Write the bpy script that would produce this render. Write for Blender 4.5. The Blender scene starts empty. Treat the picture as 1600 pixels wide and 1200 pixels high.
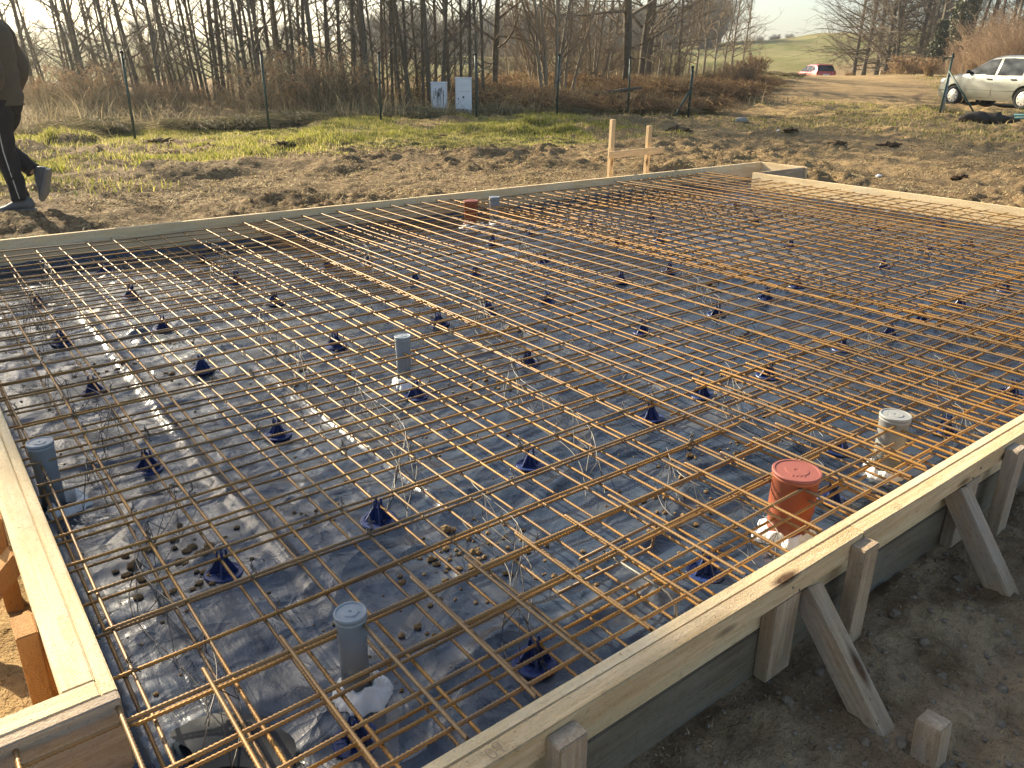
import bpy, bmesh, math, random
import numpy as np
from mathutils import Vector, Matrix, Quaternion, Euler

random.seed(7)
rng = np.random.default_rng(7)
PI = math.pi
SC = bpy.context.scene
COL = SC.collection

# ------------------------------------------------------------------ camera
EYE = Vector((0.0, 0.0, 1.055))
CR = Vector((0.790387, -0.612494, 0.011764))
CU = Vector((0.224257, 0.307154, 0.924859))
CF = Vector((0.570084, 0.728359, -0.380127))
FPX = 1225.66                      # focal length in pixels of the 1600 px wide photograph
cam_d = bpy.data.cameras.new('camera')
cam_d.sensor_width = 36.0
cam_d.lens = 36.0 * FPX / 1600.0
cam_d.clip_start = 0.05
cam_d.clip_end = 4000
cam = bpy.data.objects.new('camera', cam_d)
COL.objects.link(cam)
cam.matrix_world = Matrix(((CR.x, CU.x, -CF.x, EYE.x), (CR.y, CU.y, -CF.y, EYE.y), (CR.z, CU.z, -CF.z, EYE.z), (0, 0, 0, 1)))
SC.camera = cam


def spot(px, depth):
    """world x, y of a spot seen in the photograph's column px on the horizon, depth metres ahead"""
    d = CF + CR * ((px - 800) / FPX) + CU * ((600 - 100) / FPX)
    return d.x * depth, d.y * depth


def column(x, y):
    v = Vector((x, y, 0)) - EYE
    return 800 + FPX * v.dot(CR) / max(v.dot(CF), .1)


# ------------------------------------------------------------------ numpy noise
def _hash(ix, iy, s):
    n = (ix * 374761393 + iy * 668265263 + s * 1442695041) & 0xFFFFFFFF
    n = ((n ^ (n >> 13)) * 1274126177) & 0xFFFFFFFF
    n = ((n ^ (n >> 16)) * 2246822519) & 0xFFFFFFFF
    return ((n ^ (n >> 15)) & 0xFFFFFF) / float(0xFFFFFF)


def vnoise(x, y, s=0):
    x = np.asarray(x, float); y = np.asarray(y, float)
    ix = np.floor(x).astype(np.int64); iy = np.floor(y).astype(np.int64)
    fx = x - ix; fy = y - iy
    u = fx * fx * fx * (fx * (fx * 6 - 15) + 10); v = fy * fy * fy * (fy * (fy * 6 - 15) + 10)
    a = _hash(ix, iy, s); b = _hash(ix + 1, iy, s); c = _hash(ix, iy + 1, s); d = _hash(ix + 1, iy + 1, s)
    return (a * (1 - u) + b * u) * (1 - v) + (c * (1 - u) + d * u) * v - 0.5


def fbm(x, y, o=4, s=0, gain=.5):
    r = 0; a = 1.0; t = 0
    for k in range(o):
        c, sn = math.cos(k * 1.3 + .4), math.sin(k * 1.3 + .4)
        r = r + a * vnoise((x * c - y * sn) * 2 ** k, (x * sn + y * c) * 2 ** k, s + k * 17)
        t += a; a *= gain
    return r / t * 1.6


def ridged(x, y, o=3, s=0):
    r = 0; a = 1.0; t = 0
    for k in range(o):
        c, sn = math.cos(k * 1.1 + .7), math.sin(k * 1.1 + .7)
        r = r + a * (1 - np.abs(vnoise((x * c - y * sn) * 2 ** k, (x * sn + y * c) * 2 ** k, s + 31 * k)) * 2) ** 2
        t += a; a *= .5
    return r / t


def smooth(a, b, x):
    t = np.clip((np.asarray(x, float) - a) / (b - a), 0, 1)
    return t * t * (3 - 2 * t)


# ------------------------------------------------------------------ mesh builder
class MB:
    def __init__(self):
        self.v = []; self.f = []

    def add(self, vs, fs):
        n = len(self.v)
        self.v.extend(vs)
        self.f.extend([tuple(i + n for i in f) for f in fs])

    def box(self, lo, hi, M=None):
        x0, y0, z0 = lo; x1, y1, z1 = hi
        vs = [Vector(p) for p in ((x0, y0, z0), (x1, y0, z0), (x1, y1, z0), (x0, y1, z0), (x0, y0, z1), (x1, y0, z1), (x1, y1, z1), (x0, y1, z1))]
        if M is not None: vs = [M @ p for p in vs]
        self.add(vs, [(0, 3, 2, 1), (4, 5, 6, 7), (0, 1, 5, 4), (1, 2, 6, 5), (2, 3, 7, 6), (3, 0, 4, 7)])

    def tube(self, pts, rad, n=6, cap=True):
        pts = [Vector(p) for p in pts]
        if not hasattr(rad, '__len__'): rad = [rad] * len(pts)
        k = len(pts)
        t0 = (pts[1] - pts[0]).normalized()
        a = t0.orthogonal().normalized()
        vs = []
        for i, p in enumerate(pts):
            t = (pts[min(i + 1, k - 1)] - pts[max(i - 1, 0)])
            t = t.normalized() if t.length > 1e-9 else t0
            a = a - t * a.dot(t)
            a = a.normalized() if a.length > 1e-6 else t.orthogonal().normalized()
            b = t.cross(a)
            for j in range(n):
                an = 2 * PI * j / n
                vs.append(p + (a * math.cos(an) + b * math.sin(an)) * rad[i])
        fs = []
        for i in range(k - 1):
            for j in range(n):
                j2 = (j + 1) % n
                fs.append((i * n + j, i * n + j2, (i + 1) * n + j2, (i + 1) * n + j))
        if cap and n > 2:
            fs.append(tuple(range(n))[::-1]); fs.append(tuple(range((k - 1) * n, k * n)))
        self.add(vs, fs)

    def lathe(self, prof, n=32, M=None, closed=False):
        """prof: list of (r, z)"""
        vs = []; fs = []; k = len(prof)
        for r, z in prof:
            for j in range(n):
                a = 2 * PI * j / n
                p = Vector((r * math.cos(a), r * math.sin(a), z))
                vs.append(M @ p if M is not None else p)
        for i in range(k - 1):
            for j in range(n):
                j2 = (j + 1) % n
                fs.append((i * n + j, i * n + j2, (i + 1) * n + j2, (i + 1) * n + j))
        if not closed:
            fs.append(tuple(range(n))[::-1]); fs.append(tuple(range((k - 1) * n, k * n)))
        self.add(vs, fs)

    def blob(self, c, r, seed=0, amp=.3, sub=2, squash=(1, 1, 1), freq=2.0):
        bm = bmesh.new()
        bmesh.ops.create_icosphere(bm, subdivisions=sub, radius=1)
        bm.verts.ensure_lookup_table()
        P = np.array([v.co[:] for v in bm.verts])
        d = 1 + amp * (fbm(P[:, 0] * freq + seed * 3.1, P[:, 1] * freq + P[:, 2] * 1.7, 3, seed) + fbm(P[:, 2] * freq, P[:, 0] * freq - P[:, 1] * 1.3 + seed, 3, seed + 5))
        P = P * d[:, None] * r * np.array(squash) + np.array(c)
        self.add([Vector(p) for p in P], [tuple(v.index for v in f.verts) for f in bm.faces])
        bm.free()

    def build(self, name, mat, parent=None, smooth_shade=False, bevel=0, M=None, loc=None):
        me = bpy.data.meshes.new(name)
        vs = self.v if M is None else [M @ Vector(p) for p in self.v]
        me.from_pydata([tuple(p) for p in vs], [], self.f)
        me.update()
        if bevel:
            bm = bmesh.new(); bm.from_mesh(me)
            bmesh.ops.bevel(bm, geom=[e for e in bm.edges], offset=bevel, segments=1, affect='EDGES', clamp_overlap=True)
            bm.to_mesh(me); bm.free()
        me.materials.append(mat)
        if smooth_shade: me.shade_smooth()
        o = bpy.data.objects.new(name, me)
        COL.objects.link(o)
        if parent is not None: o.parent = parent
        if loc is not None: o.location = loc
        return o


def np_mesh(name, V, F, mat, parent=None, smooth_shade=False, attrs=None):
    """V (n,3), F (m,k) arrays, attrs {name: (n,3)} point colours"""
    me = bpy.data.meshes.new(name)
    V = np.ascontiguousarray(V, dtype=np.float32); F = np.ascontiguousarray(F, dtype=np.int32)
    m, k = F.shape
    me.vertices.add(len(V)); me.vertices.foreach_set('co', V.ravel())
    me.loops.add(m * k); me.loops.foreach_set('vertex_index', F.ravel())
    me.polygons.add(m)
    me.polygons.foreach_set('loop_start', np.arange(0, m * k, k, dtype=np.int32))
    me.update(calc_edges=True)
    if attrs:
        for an, A in attrs.items():
            at = me.attributes.new(an, 'FLOAT_COLOR', 'POINT')
            C = np.ones((len(V), 4), np.float32); C[:, :A.shape[1]] = A
            at.data.foreach_set('color', C.ravel())
    me.materials.append(mat)
    if smooth_shade: me.shade_smooth()
    me.validate()
    o = bpy.data.objects.new(name, me)
    COL.objects.link(o)
    if parent is not None: o.parent = parent
    return o


def tag(o, label=None, cat=None, group=None, kind=None):
    if label: o['label'] = label
    if cat: o['category'] = cat
    if group: o['group'] = group
    if kind: o['kind'] = kind
    return o


def thing(name, label, cat, loc=(0, 0, 0), rz=0, group=None):
    o = bpy.data.objects.new(name, None)
    COL.objects.link(o)
    o.location = loc; o.rotation_euler = (0, 0, rz)
    o.empty_display_size = .1
    return tag(o, label, cat, group)


def dup(root, loc, rz=0.0, sc=1.0, label=None, rot=None):
    r = root.copy(); COL.objects.link(r)
    r.location = loc
    r.rotation_euler = rot if rot is not None else (0, 0, rz)
    r.scale = (sc, sc, sc)
    if label: r['label'] = label
    for ch in list(root.children):
        c = ch.copy(); COL.objects.link(c); c.parent = r
        for g in list(ch.children):
            d = g.copy(); COL.objects.link(d); d.parent = c
    return r


ORD = ['first', 'second', 'third', 'fourth', 'fifth', 'sixth', 'seventh', 'eighth', 'ninth', 'tenth', 'eleventh', 'twelfth', 'thirteenth', 'fourteenth', 'fifteenth', 'sixteenth', 'seventeenth', 'eighteenth', 'nineteenth', 'twentieth']
ORD += ['twenty-' + w for w in ORD[:9]] + ['thirtieth'] + ['thirty-' + w for w in ORD[:9]] + ['fortieth'] + ['forty-' + w for w in ORD[:9]] + ['fiftieth'] + ['fifty-' + w for w in ORD[:9]]
POSTS_PX = [212, 422, 595, 745, 870, 981, 1077, 1180, 1330, 1470]
ZONES = ['behind the person', 'in the first fence gap', 'in the second fence gap', 'in the third fence gap',
         'in the fourth fence gap', 'in the fifth fence gap', 'before the braced post', 'past the braced post',
         'near the red car', 'before the crossed posts', 'behind the silver car']


def zone(px):
    k = sum(px > q for q in POSTS_PX)
    return k, ZONES[k]
# ------------------------------------------------------------------ materials
class NT:
    def __init__(self, name):
        self.m = bpy.data.materials.new(name); self.m.use_nodes = True
        self.t = self.m.node_tree; self.n = self.t.nodes; self.l = self.t.links
        self.b = self.n['Principled BSDF']

    def new(self, ty, **k):
        o = self.n.new(ty)
        for a, v in k.items(): setattr(o, a, v)
        return o

    def link(self, a, b): self.l.new(a, b)

    def coord(self, kind='Object', scale=(1, 1, 1), rot=(0, 0, 0)):
        c = self.new('ShaderNodeTexCoord'); mp = self.new('ShaderNodeMapping')
        mp.inputs['Scale'].default_value = scale; mp.inputs['Rotation'].default_value = rot
        self.link(c.outputs[kind], mp.inputs['Vector'])
        return mp.outputs['Vector']

    def noise(self, vec, scale, detail=4, rough=.55, dist=0):
        o = self.new('ShaderNodeTexNoise')
        o.inputs['Scale'].default_value = scale; o.inputs['Detail'].default_value = detail
        o.inputs['Roughness'].default_value = rough; o.inputs['Distortion'].default_value = dist
        if vec is not None: self.link(vec, o.inputs['Vector'])
        return o.outputs['Fac']

    def ramp(self, fac, stops):
        o = self.new('ShaderNodeValToRGB')
        e = o.color_ramp.elements
        while len(e) < len(stops): e.new(.5)
        for i, (p, c) in enumerate(stops):
            e[i].position = p
            e[i].color = (c, c, c, 1) if not hasattr(c, '__len__') else (*c, 1)
        self.link(fac, o.inputs['Fac'])
        return o.outputs['Color']

    def mix(self, fac, a, b, mode='MIX'):
        o = self.new('ShaderNodeMix', data_type='RGBA', blend_type=mode)
        for s, v in ((0, fac), (6, a), (7, b)):
            if hasattr(v, 'is_linked') or hasattr(v, 'links'): self.link(v, o.inputs[s])
            elif s == 0: o.inputs[0].default_value = v
            else: o.inputs[s].default_value = (*v, 1) if len(v) == 3 else v
        return o.outputs[2]

    def math(self, op, a, b=None):
        o = self.new('ShaderNodeMath', operation=op)
        for i, v in enumerate((a, b)):
            if v is None: continue
            if hasattr(v, 'links'): self.link(v, o.inputs[i])
            else: o.inputs[i].default_value = v
        return o.outputs[0]

    def bump(self, h, strength=.4, dist=.01, prev=None):
        o = self.new('ShaderNodeBump')
        o.inputs['Strength'].default_value = strength; o.inputs['Distance'].default_value = dist
        self.link(h, o.inputs['Height'])
        if prev is not None: self.link(prev, o.inputs['Normal'])
        return o.outputs['Normal']

    def set(self, color=None, rough=None, metal=None, spec=None, normal=None, sub=None, alpha=None):
        B = self.b.inputs
        for key, v in (('Base Color', color), ('Roughness', rough), ('Metallic', metal), ('Specular IOR Level', spec), ('Normal', normal)):
            if v is None: continue
            if hasattr(v, 'links'): self.link(v, B[key])
            elif key == 'Base Color': B[key].default_value = (*v, 1)
            else: B[key].default_value = v
        return self.m


def rand_of(n):
    o = n.new('ShaderNodeObjectInfo')
    return o.outputs['Random']


def plain(name, c, rough=.6, var=.15, scale=12, metal=0, spec=.4, bump=.15, bscale=60):
    n = NT(name)
    v = n.coord('Object')
    f = n.noise(v, scale, 4)
    col = n.mix(f, tuple(x * (1 - var) for x in c), tuple(min(1, x * (1 + var)) for x in c))
    nm = n.bump(n.noise(v, bscale, 3), bump, .003)
    return n.set(col, rough, metal, spec, nm)


def wood_mat(name, light, dark, grey=(.3, .28, .25), greyness=.2, saw=.5, knots=True):
    """planks run along their local x"""
    n = NT(name)
    tc = n.new('ShaderNodeTexCoord')
    off = n.new('ShaderNodeVectorMath', operation='ADD')
    oi = n.new('ShaderNodeObjectInfo')
    sc = n.new('ShaderNodeVectorMath', operation='SCALE'); sc.inputs['Scale'].default_value = 37.0
    cmb = n.new('ShaderNodeCombineXYZ')
    for i in range(3): n.link(oi.outputs['Random'], cmb.inputs[i])
    n.link(cmb.outputs[0], sc.inputs[0]); n.link(tc.outputs['Object'], off.inputs[0]); n.link(sc.outputs[0], off.inputs[1])

    def mp(s):
        m = n.new('ShaderNodeMapping'); m.inputs['Scale'].default_value = s
        n.link(off.outputs[0], m.inputs['Vector']); return m.outputs['Vector']
    grain = n.noise(mp((1.6, 34, 34)), 3.0, 5, .6, .6)
    wide = n.noise(mp((.9, 7, 7)), 2.2, 3, .5, 1.2)
    fine = n.noise(mp((8, 160, 160)), 2.0, 3, .6)
    col = n.mix(n.ramp(grain, [(.32, 0), (.68, 1)]), light, dark)
    col = n.mix(n.ramp(wide, [(.42, 0), (.62, .55)]), col, tuple(.72 * a for a in dark))
    col = n.mix(n.math('MULTIPLY', fine, .35), col, tuple(.6 * a for a in dark))
    gy = n.noise(mp((1.4, 3, 3)), 2.5, 5, .65)
    col = n.mix(n.ramp(gy, [(.58 - .35 * greyness, 0), (.75 - .25 * greyness, min(1, greyness * 1.6))]), col, grey)
    if knots:
        vo = n.new('ShaderNodeTexVoronoi'); vo.inputs['Scale'].default_value = 1.0
        n.link(mp((2.6, 9, 9)), vo.inputs['Vector'])
        col = n.mix(n.ramp(vo.outputs['Distance'], [(.07, 1), (.16, 0)]), col, (.09, .045, .02))
    # dirt specks
    sp = n.noise(mp((60, 60, 60)), 1.0, 3, .7)
    col = n.mix(n.ramp(sp, [(.66, 0), (.72, .6)]), col, (.10, .075, .05))
    rg = n.noise(mp((55, 90, 90)), 1.0, 4, .75)
    col = n.mix(n.ramp(rg, [(.30, .5), (.46, 0)]), col, tuple(.45 * a for a in dark))
    wv = n.new('ShaderNodeTexWave', wave_type='BANDS', bands_direction='X')
    wv.inputs['Scale'].default_value = 23; wv.inputs['Distortion'].default_value = 9; wv.inputs['Detail'].default_value = 4; wv.inputs['Detail Scale'].default_value = 3
    n.link(off.outputs[0], wv.inputs['Vector'])
    fur = n.noise(mp((220, 260, 260)), 1.0, 4, .7)
    nm = n.bump(grain, .35, .003)
    nm = n.bump(wv.outputs['Fac'], saw * .35, .004, nm)
    nm = n.bump(fur, .8, .006, nm)
    return n.set(col, .82, 0, .25, nm)


def rust_mat(name, dull=0.0):
    n = NT(name)
    v = n.coord('Object')
    r = rand_of(n)
    f = n.noise(v, 9, 5, .7); g = n.noise(v, 140, 3)
    a = n.mix(f, (.28, .122, .020), (.47, .255, .055))
    a = n.mix(n.ramp(r, [(.40, 0), (1, .85)]), a, (.23, .155, .08))
    a = n.mix(n.ramp(g, [(.45, 0), (.7, .5)]), a, (.17, .08, .03))
    a = n.mix(n.ramp(n.noise(v, 2.6, 4, .7), [(.46, 0), (.62, .75)]), a, (.13, .085, .05))
    if dull: a = n.mix(dull * .7, a, (.20, .135, .075))
    return n.set(a, .52, .3, .5, n.bump(g, .3, .0006))


M_WOOD = wood_mat('fresh_pine', (.90, .71, .46), (.68, .46, .23), greyness=.12, saw=.6)
M_WOOD2 = wood_mat('rough_pine_edge', (.93, .75, .47), (.82, .60, .33), grey=(.72, .66, .54), greyness=.25, saw=.45, knots=False)
M_WOODO = wood_mat('orange_bounce_pine', (.60, .33, .13), (.50, .25, .085), greyness=.0, saw=.2)  # orange of light bounced off sunlit boards, put into the wood colour
M_WOODP = wood_mat('pale_pine', (.66, .52, .36), (.44, .30, .18), grey=(.34, .31, .28), greyness=.35, saw=.3)
M_WOODG = wood_mat('weathered_grey_board', (.29, .22, .135), (.15, .115, .075), grey=(.23, .20, .15), greyness=.55, saw=.2)
M_RUST = rust_mat('rusty_rebar')
M_RUSTD = rust_mat('dull_rebar', .55)
M_WIRE = plain('bright_wire', (.15, .14, .125), .5, .6, 30, .5, .5)
M_WIRED = plain('dark_wire', (.12, .11, .10), .55, .4, 20, .5, .5)
M_CHAIR = plain('blue_plastic', (.012, .030, .125), .45, .6, 35, 0, .5, .3)
M_GREY = plain('grey_plastic_pipe', (.22, .25, .28), .48, .08, 6, 0, .45, .05)
M_LGREY = plain('dusty_grey_pipe', (.27, .27, .26), .55, .12, 8, 0, .4, .08)
M_ORANGE = plain('orange_plastic_pipe', (.30, .080, .036), .5, .1, 7, 0, .45, .05)
M_ORCAP = plain('faded_orange_cap', (.27, .085, .065), .6, .15, 9, 0, .3, .08)
M_FOAM = plain('white_foam', (.80, .80, .78), .85, .06, 20, 0, .2, .6, 90)


def membrane_mat():
    n = NT('black_foil')
    v = n.coord('Object')
    f = n.noise(v, 1.3, 5, .6)
    dust = n.noise(v, 3.2, 7, .72)
    fine = n.noise(v, 90, 4, .7)
    col = n.mix(f, (.013, .022, .040), (.030, .044, .066))
    dm = n.math('MULTIPLY', n.ramp(dust, [(.52, 0), (.76, .45)]), n.ramp(fine, [(.35, .25), (.65, 1)]))
    col = n.mix(dm, col, (.22, .18, .13))
    nm = n.bump(n.noise(v, 7, 4, .6, .8), .25, .02)
    # crumpled creases
    for sc_, st_ in ((2.6, .5), (8.5, .16)):
        wn = n.new('ShaderNodeTexNoise'); wn.inputs['Scale'].default_value = sc_ * .8; n.link(v, wn.inputs['Vector'])
        mv = n.new('ShaderNodeMix', data_type='VECTOR'); mv.inputs[0].default_value = .22; n.link(v, mv.inputs[4]); n.link(wn.outputs['Color'], mv.inputs[5])
        vo = n.new('ShaderNodeTexVoronoi', feature='DISTANCE_TO_EDGE'); vo.inputs['Scale'].default_value = sc_; n.link(mv.outputs[1], vo.inputs['Vector'])
        nm = n.bump(n.ramp(vo.outputs['Distance'], [(0, 1), (.12, .25), (.4, 0)]), st_, .018 if sc_ < 5 else .008, nm)
    nm = n.bump(n.noise(n.coord('Object', (26, 5, 5)), 1, 3, .6, 1.5), .2, .01, nm)
    nm = n.bump(fine, .15, .002, nm)
    ro = n.ramp(dust, [(.46, .21), (.76, .55)])
    return n.set(col, ro, 0, .95, nm)


M_FOIL = membrane_mat()


def ground_mat():
    n = NT('site_ground')
    v = n.coord('Object')
    at = n.new('ShaderNodeAttribute', attribute_name='zone')
    sp = n.new('ShaderNodeSeparateColor'); n.link(at.outputs['Color'], sp.inputs[0])
    grass, sand, near_soil = sp.outputs[0], sp.outputs[1], sp.outputs[2]
    big = n.noise(v, .9, 6, .62); mid = n.noise(v, 6, 6, .7); fine = n.noise(v, 45, 5, .7)
    st = n.noise(n.coord('Object', (14, 40, 20), (0, 0, .5)), 1.0, 4, .65, 1.2)
    col = n.mix(big, (.10, .060, .030), (.225, .143, .073))
    col = n.mix(n.ramp(mid, [(.45, 0), (.66, .65)]), col, (.33, .235, .125))
    col = n.mix(n.ramp(st, [(.50, 0), (.62, .7)]), col, (.50, .385, .20))
    col = n.mix(n.ramp(fine, [(.34, .75), (.52, 0)]), col, (.045, .03, .02))  # shade in the crevices painted as dark lows of the fine noise
    scol = n.mix(mid, (.38, .24, .105), (.56, .39, .19))
    scol = n.mix(n.ramp(fine, [(.35, .5), (.5, 0)]), scol, (.17, .10, .045))
    col = n.mix(sand, col, scol)
    gcol = n.mix(mid, (.075, .085, .020), (.20, .20, .055))
    gcol = n.mix(n.ramp(n.noise(n.coord('Object', (.35, .9, 1)), .5, 6, .7), [(.38, 0), (.62, .8)]), gcol, (.27, .215, .10))
    gm = n.math('MULTIPLY', grass, n.ramp(n.math('ADD', n.math('MULTIPLY', mid, .5), n.math('MULTIPLY', grass, .45)), [(.38, 0), (.55, 1)]))
    col = n.mix(gm, col, gcol)
    wcol = n.mix(n.ramp(mid, [(.35, 0), (.62, 1)]), (.19, .122, .064), (.42, .295, .17))
    wcol = n.mix(n.ramp(fine, [(.62, 0), (.75, .45)]), wcol, (.34, .285, .22))
    col = n.mix(near_soil, col, wcol)
    nm = n.bump(mid, .9, .06)
    nm = n.bump(st, .45, .03, nm)
    nm = n.bump(fine, .9, .02, nm)
    return n.set(col, .93, 0, .12, nm)


M_GROUND = ground_mat()


def track_mat():
    n = NT('gravel_track')
    v = n.coord('Object')
    m = n.noise(v, .8, 6, .65); f = n.noise(v, 22, 5, .7)
    col = n.mix(m, (.25, .185, .11), (.40, .31, .19))
    col = n.mix(n.ramp(f, [(.4, .4), (.55, 0)]), col, (.20, .15, .10))
    return n.set(col, .95, 0, .1, n.bump(f, .5, .02))


M_TRACK = track_mat()


def blade_mat(name, trans=.35):
    """colour from the per-point 'tint' attribute, thin translucent blades"""
    n = NT(name)
    at = n.new('ShaderNodeAttribute', attribute_name='tint')
    d = n.new('ShaderNodeBsdfTranslucent')
    n.link(at.outputs['Color'], d.inputs['Color'])
    n.link(at.outputs['Color'], n.b.inputs['Base Color'])
    n.b.inputs['Roughness'].default_value = .7
    n.b.inputs['Specular IOR Level'].default_value = .2
    mx = n.new('ShaderNodeMixShader'); mx.inputs[0].default_value = trans
    n.link(n.b.outputs[0], mx.inputs[1]); n.link(d.outputs[0], mx.inputs[2])
    n.link(mx.outputs[0], n.n['Material Output'].inputs['Surface'])
    return n.m


M_BLADE = blade_mat('grass_blades', .5)
M_STALK = blade_mat('dry_stalks', .3)


def bark_mat(name, a, b, moss=None):
    n = NT(name)
    v = n.coord('Object', (6, 6, 1.5))
    f = n.noise(v, 2.5, 5, .65)
    col = n.mix(f, a, b)
    r = rand_of(n)
    col = n.mix(n.math('MULTIPLY', r, .35), col, tuple(x * .55 for x in a))
    if moss:
        col = n.mix(n.ramp(n.noise(n.coord('Object'), 1.3, 4), [(.5, 0), (.7, .5)]), col, moss)
    return n.set(col, .9, 0, .15, n.bump(f, .5, .02))


M_BARK = bark_mat('alder_bark', (.09, .076, .056), (.21, .175, .13), (.12, .12, .07))
M_TWIG = bark_mat('twigs', (.14, .112, .08), (.25, .20, .145))
M_BARKL = bark_mat('pale_bark', (.22, .18, .13), (.36, .31, .23))
M_TWIGL = bark_mat('pale_twigs', (.20, .15, .10), (.32, .25, .17))
M_TWIGR = bark_mat('reddish_twigs', (.13, .082, .058), (.24, .155, .10))
M_POST = plain('green_post_paint', (.012, .040, .028), .45, .2, 6, 0, .45)
M_IVY = plain('ivy_leaf', (.085, .085, .042), .5, .4, 9, 0, .3)
# ------------------------------------------------------------------ terrain
CTRL = np.array([
    (-2, -3, -.36), (1, -1.5, -.34), (3, -.5, -.33), (1.5, .4, -.30), (3, .4, -.31), (6, .2, -.30), (9, -1, -.30),
    (-.6, 1.6, -.30), (-1.5, 3.5, -.29), (-.5, 5, -.27), (0, 6.2, -.24), (2, 6.3, -.22), (5, 6.3, -.20), (8, 6.3, -.18),
    (.9, 8, -.205), (-3, 8, -.26), (4, 9, -.2), (8, 9, -.17), (9.5, 3, -.19), (10, .5, -.2), (13, 3, -.16), (12, 7, -.16),
    (3.4, 14.6, -.235), (5.7, 14.6, -.2), (8, 14.6, -.1), (10.4, 14.6, -.12), (12.6, 14.6, -.13), (15, 14.6, -.22), (17.3, 14.6, -.32),
    (15.3, 11.4, -.16), (19.4, 9, .02), (19.4, 8, -.12), (17, 5, -.12), (26.8, 11.2, -.045), (27.4, 12.3, -.02), (26.6, 10, -.085), (24, 8, -.08),
    (11.3, 18, -.16), (11.3, 16.6, -.21), (5, 19, -.25), (0, 19, -.35), (-8, 16, -.3), (20, 22, .02), (24, 20, .08),
    (35.4, 27, .47), (43.8, 27.2, .49), (49.4, 22.9, .66), (47, 14, .75), (30, 20, .15), (35, 16, .15), (30, 33, .2),
    (58, 37, -.40), (55, 41, -.4), (64, 33, -.3), (66, 26, .1), (72, 42, -.1), (64, 50, -.2), (75, 34, .3), (90, 20, .8),
    (100, 73, 2.0), (110, 66, 2.8), (128, 94, 5.0), (141, 85, 6.5), (155, 70, 7.5), (165, 50, 8), (180, 110, 6.0), (200, 60, 8), (115, 100, 3.2), (105, 115, 1.5),
    (20, 60, 0), (50, 60, .1), (0, 80, .2), (60, 100, .4), (40, 140, .8), (0, 160, 1.2), (-60, 100, 1), (100, 160, 1.6), (100, 260, 6), (0, 300, 5.5), (200, 300, 8), (-100, 300, 6), (300, 160, 8), (60, 420, 10), (350, 400, 12), (-200, 500, 12),
    (-40, 0, -.4), (-30, -30, -.5), (40, -20, -.3), (200, -30, 2), (600, 0, 8), (600, 600, 14)], float)


def base_height(x, y):
    x = np.asarray(x, float); y = np.asarray(y, float)
    num = np.zeros_like(x); den = np.zeros_like(x)
    for cx, cy, cz in CTRL:
        sc = 1.0 + .02 * math.hypot(cx, cy)
        w = 1.0 / (((x - cx) ** 2 + (y - cy) ** 2) / sc + .25) ** 1.7
        num += w * cz; den += w
    return num / den


def in_slab(x, y, e=0.0):
    a = (x > .07 - e) & (x < 7.27 + e) & (y > .79 - e) & (y < 5.75 + e)
    b = (x > 7.0) & (x < 8.25 + e) & (y > 5.18 - e) & (y < 5.75 + e)
    c = (x > -2) & (x < .2) & (y > .79 - e) & (y < 1.30 + e)
    return a | b | c


def grass_cover(x, y):
    """0..1 how grassy the ground is"""
    e = fbm(x * .55, y * .55, 4, 3)
    strip = smooth(9.3, 11.6, y - .35 * (x - 3) * (x < 3) + e * 2.2 + .10 * np.maximum(x - 6, 0)) * (1 - smooth(15.2, 17.2, y + e))
    strip = strip * (1 - .85 * smooth(9.5, 14, x + e * 3))
    bald = smooth(.0, .22, fbm(x * .9, y * .9, 4, 41))
    strip = strip * (1 - .88 * bald)
    rightg = smooth(12, 16, x) * smooth(.02, .25, fbm(x * .25, y * .6, 4, 8)) * (y < 40) * .32 * (y > 4)
    fieldg = smooth(24, 29, y - .30 * np.maximum(x - 10, 0) + e * 3) * (1 - .8 * smooth(.05, .25, fbm(x * .03, y * .03, 4, 15)))
    hillg = smooth(70, 95, x * .8 + y * .6) * (.75 - .5 * smooth(-.1, .3, fbm(x * .05, y * .12, 4, 66)))
    return np.clip(np.maximum(np.maximum(strip, rightg), np.maximum(fieldg, hillg)), 0, 1)


def fx_near(x, y):
    """trodden sand and crumbs close to the boards"""
    return .030 * np.abs(fbm(x * 5, y * 7, 4, 301, .6)) + .030 * (ridged(x * 2.2, y * 3.5, 3, 302) - .5) + .008 * fbm(x * 24, y * 24, 3, 303)


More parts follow.
